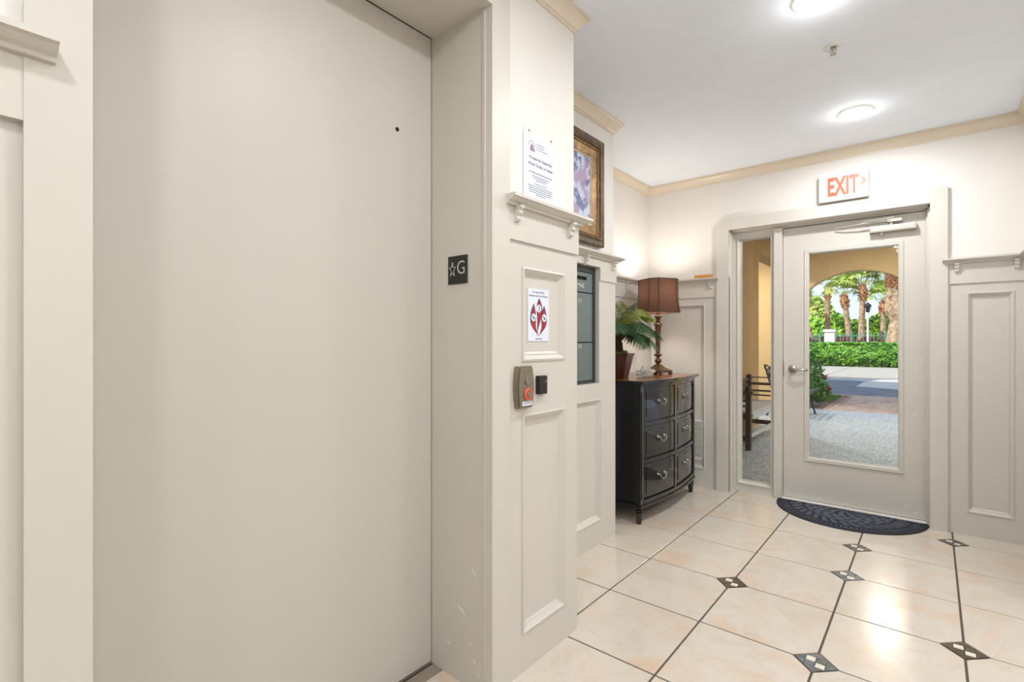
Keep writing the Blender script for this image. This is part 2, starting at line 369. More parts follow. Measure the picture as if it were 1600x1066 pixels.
# ------------------------------------------------ floor
TX, TY, X0, Y0 = .4490, .4725, -.3495, 2.735
fl = obj('floor', nb(-2.3, 2.5, -2.6, 4.60, -.12, -.004), M['grout']); tag(fl, 'glossy cream ceramic tile floor with dark grout lines', 'floor', kind='structure')
DIAM = {(-1, 0): 'slate', (0, 1): 'slate_refl', (0, -1): 'slate_refl', (0, -2): 'slate', (1, 0): 'slate', (1, -3): 'slate'}   # (column, row); rows count towards the camera
DH = .074; G = .0043
tile_cache = {}
def tile_mesh(corners, sx, sy):
    key = (corners, round(sx, 4), round(sy, 4))
    if key in tile_cache: return tile_cache[key]
    pts = []
    hx, hy = sx / 2 - G, sy / 2 - G
    for k, (cx, cy) in enumerate(((-1, -1), (1, -1), (1, 1), (-1, 1))):
        if corners[k]:
            e = DH - G + .004
            a = (cx * (hx - e), cy * hy); b = (cx * hx, cy * (hy - e))
            pts += [b, a] if k in (0, 2) else [a, b]
        else: pts.append((cx * hx, cy * hy))
    bm = bmesh.new(); extrude_poly(bm, [(x, y, -.008) for x, y in pts], (0, 0, .008))
    top = [e for e in bm.edges if all(abs(v.co.z) < 1e-6 for v in e.verts)]
    bmesh.ops.bevel(bm, geom=top, offset=.0012, segments=1, affect='EDGES')
    bmesh.ops.recalc_face_normals(bm, faces=bm.faces)
    me = bpy.data.meshes.new('tile'); bm.to_mesh(me); bm.free(); me.materials.append(M['tile']); tile_cache[key] = me; return me
def clip(a, b, lo, hi): return max(a, lo), min(b, hi)
for i in range(-5, 7):
    for j in range(-4, 12):   # row j spans Y0 - j*TY down to Y0-(j+1)*TY
        xa, xb = clip(X0 + i * TX, X0 + (i + 1) * TX, -2.01, 2.45); ya, yb = clip(Y0 - (j + 1) * TY, Y0 - j * TY, -2.5, 4.49)
        if xb - xa < .03 or yb - ya < .03: continue
        if xb < -1.56 and yb < 1.2: continue
        if xa > .5 and ya > 3.4: continue
        cn_ = (((i, j + 1) in DIAM), ((i + 1, j + 1) in DIAM), ((i + 1, j) in DIAM), ((i, j) in DIAM))
        o = bpy.data.objects.new('tile', tile_mesh(cn_, xb - xa, yb - ya)); C.objects.link(o); o.parent = fl
        o.location = ((xa + xb) / 2, (ya + yb) / 2, 0)
def chip(pts, m):
    bm = bmesh.new(); extrude_poly(bm, [(x, y, -.007) for x, y in pts], (0, 0, .0066)); return obj('mosaic_chip', bm, m, fl)
for (i, j), k in DIAM.items():
    cx, cy = X0 + i * TX, Y0 - j * TY; h = .0335; g = .0022; T = DH
    for sx in (-1, 1):
        for sy in (-1, 1):
            a, b = sorted((sx * g, sx * h)); c, d = sorted((sy * g, sy * h))
            chip([(cx + a, cy + c), (cx + b, cy + c), (cx + b, cy + d), (cx + a, cy + d)], M['marble'] if sx * sy < 0 else M[k])
    for q in range(4):
        ca, sa = math.cos(q * PI / 2), math.sin(q * PI / 2)
        tri = [(h + g, -(T - h - 2 * g)), (T - g, 0), (h + g, T - h - 2 * g)]
        chip([(cx + x * ca - y * sa, cy + x * sa + y * ca) for x, y in tri], M[k])

# ------------------------------------------------ ceiling
ce = obj('ceiling', slab(lambda a, z, d: (a, z, CEIL + d), -2.3, 2.6, -2.7, 4.6, 0, .12, ()), M['ceil']); tag(ce, 'smooth white ceiling with recessed round lights', 'ceiling', kind='structure')

# ------------------------------------------------ walls
def panel(parent, fr, a0, a1, z0, z1, face, depth=.016, wdt=.030):
    """recessed panel with mitred moulding seated in a hole of the wainscot"""
    bm = bmesh.new()
    loopframe(bm, fr, a0, a1, z0, z1, [(-.006, face - .002), (-.006, face + .004), (.002, face + .006), (.006, face + .001), (.010, face - .002), (wdt * .62, face - .010), (wdt * .68, face - .008), (wdt * .85, face - depth + .003), (wdt, face - depth)])
    obj('panel_moulding', bm, M['paint'], parent)
    obj('panel', slab(fr, a0, a1, z0, z1, face - depth - .003, face - depth), M['paint'], parent)

RAIL = 1.785
XA, XB, XN, YE = -1.175, -1.565, -2.01, 4.36       # wainscot faces
UP = .016                                           # upper wall sits back
REC = .009                                          # recessed field below the groove
GR = 1.622
# wall_left: three steps of wall plus the elevator surround
wl = empty('wall_left', (0, 0, 0), label='stepped beige wainscoted wall with elevator opening at left', cat='wall', kind='structure')
# upper plaster
obj('upper_wall', nb(-2.4, XA - UP, 1.395, 1.860 - UP, RAIL, CEIL), M['wall'], wl)
obj('upper_wall', nb(-2.4, XB - UP, 1.80, 2.93 - UP, RAIL, CEIL), M['wall'], wl)
obj('upper_wall', nb(-2.4, XN - .004, 2.90, YE + .24, 1.70, CEIL), M['wall'], wl)
obj('upper_wall', nb(-2.4, XA - UP, -2.6, .125, RAIL, CEIL), M['wall'], wl)
obj('upper_wall', nb(-2.4, XA - UP, .125, 1.395, 2.52, CEIL), M['wall'], wl)
# block 1 wainscot (right of the elevator)
f1 = LW(XA)
obj('wainscot', slab(f1, 1.395, 1.860, GR, RAIL, -.30, 0), M['paint'], wl)
P1 = [(1.484, 1.757, .150, .968), (1.484, 1.757, 1.178, 1.525)]
obj('wainscot', slab(f1, 1.395, 1.860, 0, GR, -.30, -REC, [(1.484, 1.757, .150, .968), (1.484, 1.757, 1.178, 1.525)]), M['paint'], wl)
for p in P1: panel(wl, f1, *p, -REC)
# block 2
f2 = LW(XB)
obj('wainscot', slab(f2, 1.80, 2.93, GR, RAIL, -.30, 0, [(1.93, 2.724, .992, 1.702)]), M['paint'], wl)
P2 = [(2.10, 2.740, .150, .892)]
obj('wainscot', slab(f2, 1.80, 2.93, 0, GR, -.30, -REC, P2 + [(1.93, 2.724, .992, 1.702)]), M['paint'], wl)
for p in P2: panel(wl, f2, *p, -REC)
# niche side
f3 = LW(XN)
obj('wainscot', slab(f3, 2.90, YE + .1, GR, RAIL, -.20, 0), M['paint'], wl)
P3 = [(3.10, 4.12, .156, 1.556)]
obj('wainscot', slab(f3, 2.90, YE + .1, 0, GR, -.20, -REC, P3), M['paint'], wl)
for p in P3: panel(wl, f3, *p, -REC)
# block 0 (left of the elevator)
obj('wainscot', slab(f1, -2.6, .125, GR, RAIL, -.30, 0), M['paint'], wl)
P0 = [(-.62, .035, .150, .968), (-.62, .035, 1.178, 1.525), (-1.4, -.75, .15, 1.525)]
obj('wainscot', slab(f1, -2.6, .125, 0, GR, -.30, -REC - .006, P0), M['paint'], wl)
for p in P0: panel(wl, f1, *p, -REC - .006)
# backs of the blocks so that the wall is solid
obj('core', nb(-2.4, XA - .29, 1.305, 1.84, 0, CEIL), M['paint'], wl)

# elevator opening: casing, jambs, head
SOF = 2.42
tr = empty('trim_1', (0, 0, 0), label='beige casing and reveal around the elevator door', cat='trim', kind='structure')
obj('casing', slab(f1, 1.30, 1.395, 0, 2.53, -.40, .002), M['paint'], tr)
obj('casing', slab(f1, .125, .216, 0, 2.53, -.40, .002), M['paint'], tr)
obj('casing', slab(f1, .125, 1.395, SOF, 2.53, -.313, .0021), M['paint'], tr)
for y, s in ((1.30, -1), (.216, 1)):
    bm = nb(XA - .040, XA - .030, min(y, y + s * .004), max(y, y + s * .004), 0, SOF)
    obj('edge_bead', bm, M['paint'], tr)
# paint chips on the jamb
bm = bmesh.new()
for x, z, l, a in ((-1.325, .262, .028, -.6), (-1.262, .418, .02, -.9), (-1.395, .118, .008, 0), (-1.28, .155, .009, .5), (-1.262, .10, .01, -.5), (-1.24, .06, .012, -1)):
    c, s = math.cos(a) * l, math.sin(a) * l
    extrude_poly(bm, [(x - c, 1.2995, z - s), (x, 1.2995, z - .004), (x + c, 1.2995, z + s), (x + .1 * c, 1.2995, z + .005)], (0, .0005, 0))
obj('paint_chip', bm, M['white'], tr, )
# elevator door
ed = empty('door_2', (-1.489, .758, 0), label='wide plain beige elevator sliding door in deep recess', cat='door', kind='structure')
bm = nb(-.045, 0, -.538, .5385, .012, 2.4165, bev=.001); obj('door_leaf', bm, M['edoor'], ed)
bm = bmesh.new(); tube(bm, [(.0005, .378, 2.017), (-.004, .378, 2.017)], .0075, 14); 
bm2 = bmesh.new(); lathe(bm2, [(.0078, 0), (.0078, .0012)], 16); bm.free()
bmesh.ops.rotate(bm2, verts=bm2.verts, matrix=Matrix.Rotation(PI / 2, 3, 'Y')); bmesh.ops.translate(bm2, verts=bm2.verts, vec=(0, .378, 2.017)); obj('key_hole', bm2, M['dark'], ed)
obj('door_sill', nb(-.03, .062, -.54, .541, -.01, .004), M['sill'], ed)
obj('sill_groove', nb(.002, .008, -.54, .5409, .003, .0046), M['dark'], ed)
obj('shaft_back', nb(-2.4, -1.60, .10, 1.40, 0, 2.6), M['dark'], wl)
obj('jamb_gap', nb(-1.60, -1.525, 1.2995, 1.305, 0, 2.44), M['dark'], wl)

# wall_end with the entrance
we = empty('wall_end', (0, 0, 0), label='beige end wall with wainscot around the glazed entrance door', cat='wall', kind='structure')
fe = EW(YE)
OX0, OX1, OZ = -1.295, -.012, 2.167
obj('upper_wall', slab(fe, -2.3, .75, RAIL, CEIL, -.24, -UP, [(OX0, OX1, 1, OZ)]), M['wall'], we)
obj('wainscot', slab(fe, -2.3, OX0, GR, RAIL, -.24, 0), M['paint'], we)
PE = [(-1.98, -1.499, .156, 1.560)]
obj('wainscot', slab(fe, -2.3, -1.408, 0, GR, -.24, -REC, PE), M['paint'], we)
obj('wainscot', slab(fe, -1.408, OX0, 0, GR, -.24, 0), M['paint'], we)
for p in PE: panel(we, fe, *p, -REC, wdt=.026)
obj('wainscot', slab(fe, OX1, .75, GR, RAIL, -.24, 0), M['paint'], we)
PE = [(.174, .384, .153, 1.557)]
obj('wainscot', slab(fe, OX1, .087, 0, GR, -.24, 0), M['paint'], we)
obj('wainscot', slab(fe, .087, .75, 0, GR, -.24, -REC, PE), M['paint'], we)
for p in PE: panel(we, fe, *p, -REC, wdt=.026)

# right and rear walls of the lobby (out of frame)
wr = empty('wall_right', (0, 0, 0), label='plain wall stub at the right frame edge', cat='wall', kind='structure')
obj('upper_wall', nb(.452, .75, 3.3, YE + .02, 0, CEIL), M['wall'], wr)
obj('upper_wall', nb(.75, 2.6, 3.3, 3.45, 0, CEIL), M['wall'], wr)
obj('upper_wall', nb(2.45, 2.6, -2.6, 3.3, 0, CEIL), M['wall'], wr)
wb = obj('wall_back', nb(-2.4, 2.6, -2.75, -2.55, 0, CEIL), M['wall']); tag(wb, 'plain cream wall behind the viewer', 'wall', kind='structure')

# crown
CP = [(0, -.070), (.007, -.070), (.009, -.060), (.015, -.058), (.021, -.047), (.033, -.030), (.043, -.020), (.045, -.013), (.054, -.011), (.054, -.0005), (0, -.0005)]
bm = bmesh.new()
sweep(bm, [(XA - UP, -2.5), (XA - UP, 1.860 - UP), (XB - UP, 1.860 - UP), (XB - UP, 2.93 - UP), (XN - .004, 2.93 - UP), (XN - .004, YE + UP), (.452, YE + UP), (.452, 3.3), (2.45, 3.3)], CP, CEIL)
cr_ = obj('trim_2', bm, M['crown']); tag(cr_, 'cream crown moulding stepping around the room under the ceiling', 'crown moulding', kind='structure')

# chair rails with corbels
RP = [(0, -.034), (.012, -.034), (.014, -.026), (.026, -.022), (.034, -.017), (.038, -.012), (.046, -.011), (.046, 0), (0, 0)]
def corbel(parent, fr, a, z, wd=.022):
    """small double-scroll bracket under the rail"""
    prof = [(0, 0), (.036, 0), (.037, -.006), (.034, -.012), (.028, -.016), (.026, -.022), (.028, -.028), (.026, -.034), (.019, -.040), (.016, -.046), (.018, -.054), (.015, -.062), (.009, -.066), (0, -.068)]
    bm = bmesh.new(); A = [bm.verts.new(fr(a - wd / 2, z + zz * .84, d * .9)) for d, zz in prof]; B = [bm.verts.new(fr(a + wd / 2, z + zz * .84, d * .9)) for d, zz in prof]
    bm.faces.new(A); bm.faces.new(B[::-1]); n = len(A)
    for i in range(n): bm.faces.new((A[i], A[(i + 1) % n], B[(i + 1) % n], B[i]))
    obj('bracket', bm, M['paint'], parent)
def rail(name, path, fr, brs, label, z=RAIL):
    bm = bmesh.new(); sweep(bm, path, RP, z); o = obj(name, bm, M['paint']); tag(o, label, 'chair rail', kind='structure')
    for a in brs: corbel(o, fr, a, z - .034)
rail('trim_3', [(XA, 1.372), (XA, 1.860), (XB, 1.860)], f1, (1.432, 1.785), 'narrow beige ledge rail under the pinned paper notice', 1.778)
rail('trim_4', [(XB, 1.80), (XB, 2.93), (XN, 2.93)], f2, (2.10, 2.545, 2.875), 'narrow beige ledge rail under the framed picture')
rail('trim_5', [(XN, 2.93), (XN, YE), (-1.372, YE)], f3, (3.30, 3.925), 'beige ledge rail running around the corner behind the lamp')
corbel(bpy.data.objects['trim_5'], fe, -1.447, RAIL - .034)
rail('trim_6', [(.050, YE), (.452, YE), (.452, 3.3)], fe, (.122, .398), 'beige ledge rail right of the entrance door')
rail('trim_7', [(XA, -2.5), (XA, .165)], f1, (-.10, -.50, .03 - .07), 'beige ledge rail left of the elevator door', 1.765)

# entrance casing
ca = empty('trim_8', (0, 0, 0), label='wide flat casing with clipped corner around the entrance', cat='door casing', kind='structure')
bm = bmesh.new()
CT = .021
z1, z2 = 2.262, 2.262
ringo = [(-1.393, 0), (-1.393, 2.232), (-1.358, z1), (.078, z2), (.078, 0)]
ringi = [(OX0, 0), (OX0, OZ), (OX0, OZ), (OX1, OZ), (OX1, 0)]
def P(q, d): return bm.verts.new(fe(q[0], q[1], d))
for s in (0,):
    A = [P(q, -UP) for q in ringo]; B = [P(q, .015) for q in ringo]
    ii = [(OX0, 0), (OX0, OZ), (OX1, OZ), (OX1, 0)]
    Ci = [P(q, -UP) for q in ii]; D = [P(q, .015) for q in ii]
    bm.faces.new((B[0], B[1], D[1], D[0])); bm.faces.new((B[1], B[2], D[1])); bm.faces.new((B[2], B[3], D[2], D[1])); bm.faces.new((B[3], B[4], D[3], D[2]))
    for X, Y in ((A, B), (Ci, D)):
        for k in range(len(X) - 1): bm.faces.new((X[k], X[k + 1], Y[k + 1], Y[k]))
obj('casing', bm, M['paint'], ca)
# stepped frame lining in the opening (profile steps towards the door)
def lining(parent, x0, x1, zt, d0, d1, t, name='jamb'):
    bm = bmesh.new(); Y0_, Y1_ = YE - d0, YE - d1
    box(bm, x0 - .002, x0 + t, min(Y0_, Y1_), max(Y0_, Y1_), 0, zt); box(bm, x1 - t, x1 + .002, min(Y0_, Y1_), max(Y0_, Y1_), 0, zt); box(bm, x0, x1, min(Y0_, Y1_), max(Y0_, Y1_), zt - t, zt + .002)
    obj(name, bm, M['paint'], parent)
lining(ca, OX0, OX1, OZ, -.052, -.24, .012)
lining(ca, OX0, OX1, OZ, -.085, -.24, .021)
DY = 4.468                                      # face of the door leaf
# mullion between sidelight and door, sidelight frame
ML0, ML1 = -.972, -.914
w1 = empty('window_1', (0, 0, 0), label='tall narrow sidelight window left of the entrance door', cat='window', kind='structure')
bm = nb(ML0, ML1, 4.425, 4.60, 0, 2.146, bev=.003); box(bm, ML1 - .001, ML1 + .010, 4.52, 4.60, 0, 2.146); obj('mullion', bm, M['paint'], w1)
fs = EW(4.452)
obj('window_frame', slab(fs, OX0 + .021, ML0, 0, 2.146, -.12, 0, [(-1.253, -.992, .066, 2.106)]), M['paint'], w1)
bm = bmesh.new(); loopframe(bm, fs, -1.253, -.992, .066, 2.106, [(0, .002), (0, .010), (.006, .008), (.010, -.02), (.010, -.05)]); obj('glazing_stop', bm, M['paint'], w1)
bm = bmesh.new(); loopframe(bm, fs, -1.253, -.992, .066, 2.106, [(.001, -.020), (.011, -.020), (.011, -.10), (.001, -.10)]); obj('outer_stop', bm, M['white'], w1)
obj('pane', slab(fs, -1.248, -.997, .07, 2.102, -.042, -.036), M['glass'], w1)
# entrance door
d1 = empty('door_1', (-.033, DY, 0), label='beige entrance door with one tall glass pane', cat='door', kind='structure')
fd = lambda a, z, d: (a + .033, -d, z)
GX0, GX1, GZ0, GZ1 = -.738, -.180, .350, 1.924
obj('door_leaf', slab(fd, -.911, -.034, .018, 2.140, -.045, 0, [(GX0, GX1, GZ0, GZ1)]), M['paint'], d1)
bm = bmesh.new(); loopframe(bm, fd, GX0 - .026, GX1 + .026, GZ0 - .032, GZ1 + .032, [(0, 0), (0, .007), (.005, .010), (.014, .008), (.020, .010), (.028, .006), (.031, 0), (.031, -.018)]); obj('glazing_stop', bm, M['paint'], d1)
obj('pane', slab(fd, GX0, GX1, GZ0, GZ1, -.026, -.020), M['glass'], d1)
for z in (.25, 1.05, 1.85):
    bm = bmesh.new(); tube(bm, [(.002, -.004, z - .05), (.002, -.004, z + .05)], .007, 10); obj('hinge', bm, M['paint'], d1)
# lever handle
bm = bmesh.new(); lathe(bm, [(.033, 0), (.033, .004), (.027, .010), (.014, .012), (.012, .045), (.0125, .05)], 28)
bmesh.ops.rotate(bm, verts=bm.verts, matrix=Matrix.Rotation(PI / 2, 3, 'X')); bmesh.ops.translate(bm, verts=bm.verts, vec=(-.845 + .033, 0, 1.028))
hd = obj('lever_handle', bm, M['nickel'], d1, smooth=True)
bm = bmesh.new(); tube(bm, [(-.812, -.048, 1.028), (-.79, -.052, 1.028), (-.74, -.052, 1.026), (-.70, -.047, 1.024)], [.011, .010, .009, .008], 10); obj('lever', bm, M['nickel'], hd, smooth=True)
obj('strike_plate', nb(-.877, -.872, -.0015, .01, .97, 1.08), M['nickel'], d1)
# closer
cl = obj('door_closer', nb(-.315, -.048, -.055, -.004, 2.022, 2.066, bev=.01), M['closer'], d1, smooth=False)
bm = bmesh.new(); lathe(bm, [(.009, 2.005), (.009, 2.024)], 12, -.245, -.03); obj('adjuster', bm, M['closer'], cl)
bm = bmesh.new(); lathe(bm, [(.012, 2.064), (.012, 2.09)], 12, -.19, -.03); box(bm, -.21, -.13, -.052, -.012, 2.088, 2.108); obj('closer_bracket', bm, M['closer'], cl)
bm = bmesh.new(); tube(bm, [(-.13, -.03, 2.100), (-.22, -.055, 2.098), (-.36, -.06, 2.094), (-.47, -.045, 2.090), (-.52, -.03, 2.090)], .005, 6)
tube(bm, [(-.36, -.06, 2.102), (-.17, -.10, 2.108)], .005, 6); tube(bm, [(-.19, -.03, 2.07), (-.24, -.04, 2.082), (-.27, -.055, 2.092)], .0035, 6); obj('closer_arm', bm, M['closer'], cl)
# scuffs on the door
bm = bmesh.new()
for x, z, l, t in ((-.105, .10, .03, .003), (-.055, 1.07, .003, .02), (-.06, .93, .003, .006), (-.53, .25, .012, .003), (-.42, .22, .008, .002), (-.06, .74, .012, .005), (-.055, .06, .01, .006), (-.61, .33, .006, .002)):
    extrude_poly(bm, [(x - l, -.0006, z - t * .3), (x, -.0006, z - t), (x + l, -.0006, z + t * .3), (x, -.0006, z + t)], (0, .0008, 0))
obj('scuff_mark', bm, M['white'], d1)
th = obj('door_threshold', nb(-.905, .004, -.040, .13, -.002, .014, bev=.003), M['white'], d1)  # white stands in for the light leaking under the door

# ------------------------------------------------ things on the walls
# exit sign
ex = empty('exit_sign', (-.4945, YE - .004, 2.372), label='white EXIT sign with red letters and right arrow above entrance', cat='sign')
obj('sign_body', nb(-.151, .151, -.042, 0.014, -.104, .104, bev=.012), M['white'], ex)
text('lettering', 'EXIT', fm_front(-.098, -.0425, -.062), .180, M['exitred'], ex, sx=.52, bold=.006)
bm = bmesh.new(); p = [(.100, .038), (.121, .012), (.100, -.014), (.118, -.014), (.142, .012), (.118, .038)]
extrude_poly(bm, [(x, -.0435, z) for x, z in p], (0, .0012, 0)); obj('arrow', bm, M['exitred'], ex)

# notice paper
nx = XA - UP + .001
no = empty('paper_notice', (nx, 1.60, 1.92), label='white printed notice in a clear sleeve pinned above the ledge', cat='notice')
obj('sheet', nb(.001, .002, -.108, .110, -.128, .128), M['paper'], no)
obj('sleeve', nb(.0022, .0026, -.112, .114, -.132, .152), M['clear'], no) if False else None
for y in (-.072, .072):
    bm = bmesh.new(); lathe(bm, [(.004, 0), (.003, .004), (.001, .005)], 10); bmesh.ops.rotate(bm, verts=bm.verts, matrix=Matrix.Rotation(PI / 2, 3, 'Y')); bmesh.ops.translate(bm, verts=bm.verts, vec=(0, y, .139)); obj('pin', bm, M['greym'], no)
bm = nb(.0, .0006, -.105, .108, .126, .148); obj('clear_tab', bm, M['wall'], no)
bm = bmesh.new()
for k in range(12):
    a0, a1 = PI * k / 12, PI * (k + 1) / 12
    extrude_poly(bm, [(.0025, -.056 + .022 * math.cos(a0), .082 + .022 * math.sin(a0)), (.0025, -.056 + .022 * math.cos(a1), .082 + .022 * math.sin(a1)), (.0025, -.056 + .020 * math.cos(a1), .082 + .020 * math.sin(a1)), (.0025, -.056 + .020 * math.cos(a0), .082 + .020 * math.sin(a0))], (.0003, 0, 0))
for y, h in ((-.066, .020), (-.0585, .030), (-.051, .024), (-.0435, .012)): box(bm, .0022, .0026, y, y + .0055, .064, .064 + h)
obj('emblem', bm, M['purple'], no)
text('lettering', 'Process for Reporting', fm_left(.0022, .002, .034), .0165, M['ink'], no, ext=.0002, align='CENTER', bold=.0003)
text('lettering', 'Work Orders or Issues', fm_left(.0022, .002, .010), .0165, M['ink'], no, ext=.0002, align='CENTER', bold=.0003)
bm = bmesh.new()
for z, l in ((-.018, .075), (-.030, .055), (-.038, .05), (-.046, .03), (-.060, .04), (-.070, .080), (-.078, .076), (-.086, .078), (-.094, .070), (-.102, .03)):
    y = .002 - l
    while y < .002 + l:
        w_ = random.uniform(.006, .016); box(bm, .0022, .0025, y, min(y + w_, .002 + l), z, z + .0028 if z != -.018 else z + .004); y += w_ + .003
for k, (z, l) in enumerate(((.098, .05), (.088, .045), (.078, .07))):
    y = -.026
    while y < -.026 + l: w_ = random.uniform(.006, .012); box(bm, .0022, .0025, y, y + w_, z, z + .003); y += w_ + .003
bt = obj('body_text', bm, M['ink'], no); bt['kind'] = 'stuff'

# fire placard
px_ = XA - REC - .016 + .001
pl = empty('fire_placard', (px_, 1.600, 1.352), label='white fire placard with red flame emblem on upper panel', cat='sign')
obj('plate', nb(0, .002, -.068, .068, -.103, .103), M['paper'], pl)
text('lettering', 'In Case Of Fire', fm_left(.0022, 0, .086), .0125, M['navy'], pl, ext=.0002, align='CENTER')
text('lettering', 'Elevators Are Out Of Service', fm_left(.0022, 0, .072), .0118, M['navy'], pl, ext=.0002, align='CENTER', sx=.86)
text('lettering', 'Use Exit', fm_left(.0022, 0, -.097), .0115, M['navy'], pl, ext=.0002, align='CENTER')
def flame(cy, cz, hgt, wdt, lean, mtl, d, grow=0):
    pts = []
    N = 16
    base = Vector((0, -.082)); tip = Vector((cy + lean, cz + hgt))
    L, R = [], []
    for k in range(N + 1):
        t = k / N; z = base.y + (tip.y - base.y) * t
        c = cy * math.sin(PI / 2 * min(1, t / .42)) + lean * max(0, (t - .45) / .55) ** 2
        if cy == 0: c = .010 * math.sin(t * 5.5 - 2.2) * (1 - t) + lean * t
        wv = wdt * math.sin(PI * t ** (1.15 if cy else 2.0)) + grow * math.sin(PI * min(1, max(0, t)))
        L.append((d, c - wv, z)); R.append((d, c + wv, z))
    bm = bmesh.new(); extrude_poly(bm, L + R[::-1][1:-1] if False else L + R[::-1][1:], (.0002, 0, 0)); return obj('flame', bm, mtl, pl)
for cy, cz, h, lean, w_ in ((-.036, -.012, .058, .004, .0155), (.036, -.012, .052, .000, .0155), (0, .028, .040, .004, .0165)):
    flame(cy, cz, h, w_, lean, M['navy'], .0022, .003); flame(cy, cz, h - .006, w_ - .002, lean, M['red'], .0026)
for cy, cz in ((-.034, -.010), (.036, -.010), (.001, .026)):
    bm = bmesh.new(); lathe(bm, [(.0155, .0030), (.0155, .0033)], 24); bmesh.ops.rotate(bm, verts=bm.verts, matrix=Matrix.Rotation(PI / 2, 3, 'Y')); bmesh.ops.translate(bm, verts=bm.verts, vec=(0, cy, cz)); obj('disc', bm, M['paper'], pl)
    bm = bmesh.new(); 
    if cz > 0: tube(bm, [(.0036, cy - .002, cz + .010), (.0036, cy + .005, cz + .002), (.0036, cy - .002, cz - .003), (.0036, cy + .003, cz - .010)], .0016, 5)
    else: tube(bm, [(.0036, cy - .010, cz + .007), (.0036, cy - .002, cz + .001), (.0036, cy + .004, cz - .002), (.0036, cy + .009, cz - .007)], .0017, 5); tube(bm, [(.0036, cy - .003, cz - .008), (.0036, cy + .002, cz + .003)], .0013, 5)
    obj('pictogram', bm, M['navy'], pl)

# floor marker in the elevator jamb
fmk = empty('floor_marker', (-1.342, 1.2985, 1.512), label='small black plate with star and letter G on jamb', cat='sign')
obj('plate', nb(-.050, .050, -.003, 0.0, -.052, .052, bev=.001), M['blackp'], fmk)
text('lettering', 'G', fm_front(-.004, -.0031, -.016), .070, M['silver'], fmk, ext=.0008, sx=.90, bold=-.0008)
bm = bmesh.new(); S = []
for k in range(10):
    a = PI / 2 + k * PI / 5; r = .0225 if k % 2 == 0 else .0088; S.append((-.026 + r * .78 * math.cos(a), .002 + r * 1.25 * math.sin(a)))
for k in range(10):
    a, b = S[k], S[(k + 1) % 10]; tube(bm, [(a[0], -.0036, a[1]), (b[0], -.0036, b[1])], .0010, 5)
obj('star_outline', bm, M['silver'], fmk)

# elevator call station
cs = empty('call_station', (XA - REC, 1.474, 1.078), label='oblong metal elevator call station with two round buttons', cat='elevator button panel')
bm = bmesh.new(); N = 10; pts = []
for k in range(N + 1):
    t = -1 + 2 * k / N; pts.append((.050 - .010 * t * t, t * .078))
pts = pts + [(-a, z) for a, z in reversed(pts)]
extrude_poly(bm, [(0, y, z) for y, z in pts], (.026, 0, 0)); bmesh.ops.recalc_face_normals(bm, faces=bm.faces)
es = [e for e in bm.edges if all(abs(v.co.x - .026) < 1e-6 for v in e.verts)]
bmesh.ops.bevel(bm, geom=es, offset=.006, segments=2, affect='EDGES'); obj('housing', bm, M['greym'], cs)
def disc(parent, name, prof, y, z, m, n=28):
    bm = bmesh.new(); lathe(bm, prof, n); bmesh.ops.rotate(bm, verts=bm.verts, matrix=Matrix.Rotation(PI / 2, 3, 'Y')); bmesh.ops.translate(bm, verts=bm.verts, vec=(.026, y, z)); return obj(name, bm, m, parent, smooth=False)
disc(cs, 'key_switch', [(.0155, 0), (.0150, .005), (.012, .006), (.011, .003), (.004, .003)], .004, .026, M['pewter'])
rg = disc(cs, 'call_button', [(.0225, 0), (.0225, .005), (.020, .008), (.014, .0085), (.012, .004)], .004, -.026, M['plasticred'])
disc(cs, 'button_centre', [(.0115, .001), (.0115, .0092), (.008, .0096)], .004, -.026, M['greym'])
obj('printed_label', nb(.0262, .0270, -.026, .032, -.068, -.052), M['paper'], cs)
bm = bmesh.new()
for z in (-.057, -.062):
    y = -.020
    while y < .026: w_ = random.uniform(.004, .010); box(bm, .0268, .0273, y, y + w_, z, z + .0022); y += w_ + .002
obj('label_print', bm, M['ink'], cs)

fr_ = empty('card_reader', (XA - REC, 1.588, 1.079), label='small black card reader beside the call station', cat='card reader')
obj('reader_body', nb(0, .020, -.026, .026, -.036, .036, bev=.004), M['blackp'], fr_)
bm = bmesh.new(); lathe(bm, [(.0022, 0), (.0022, .0015)], 10); bmesh.ops.rotate(bm, verts=bm.verts, matrix=Matrix.Rotation(PI / 2, 3, 'Y')); bmesh.ops.translate(bm, verts=bm.verts, vec=(.020, .014, .014)); obj('indicator', bm, M['silver'], fr_)

# mail unit
mu = empty('mail_unit', (XB - .035, 2.33, 1.347), label='grey metal mail drop with parcel lockers recessed in wall', cat='mailbox')
fmu = lambda a, z, d: (d, a, z)
obj('frame', slab(fmu, -.40, .392, -.353, .353, -.12, 0, [(-.372, .368, -.338, .318)]), M['mailf'], mu)
doors = [(.205, .316), (-.090, .199), (-.328, -.096)]
doors = [(.196, .314), (-.102, .190), (-.335, -.108)]
for k, (za, zb) in enumerate(doors):
    dd = obj('locker_door', slab(fmu, -.368, .365, za, zb, -.02, -.004, [(-.30, .300, .268, .290)] if k == 0 else []), M['mail'], mu)
    if k == 0:
        obj('mail_slot', slab(fmu, -.30, .300, .268, .290, -.03, -.016), M['dark'], dd)
text('lettering', 'U.S. MAIL', fm_left(-.0035, .273, .222), .036, M['silver'], mu, ext=.0004, align='RIGHT', bold=.0006)
text('lettering', 'P1', fm_left(-.0035, .205, .128), .036, M['silver'], mu, ext=.0004)
text('lettering', 'P2', fm_left(-.0035, .205, -.142), .036, M['silver'], mu, ext=.0004)
obj('unit_back', slab(fmu, -.39, .385, -.345, .345, -.13, -.10), M['dark'], mu)

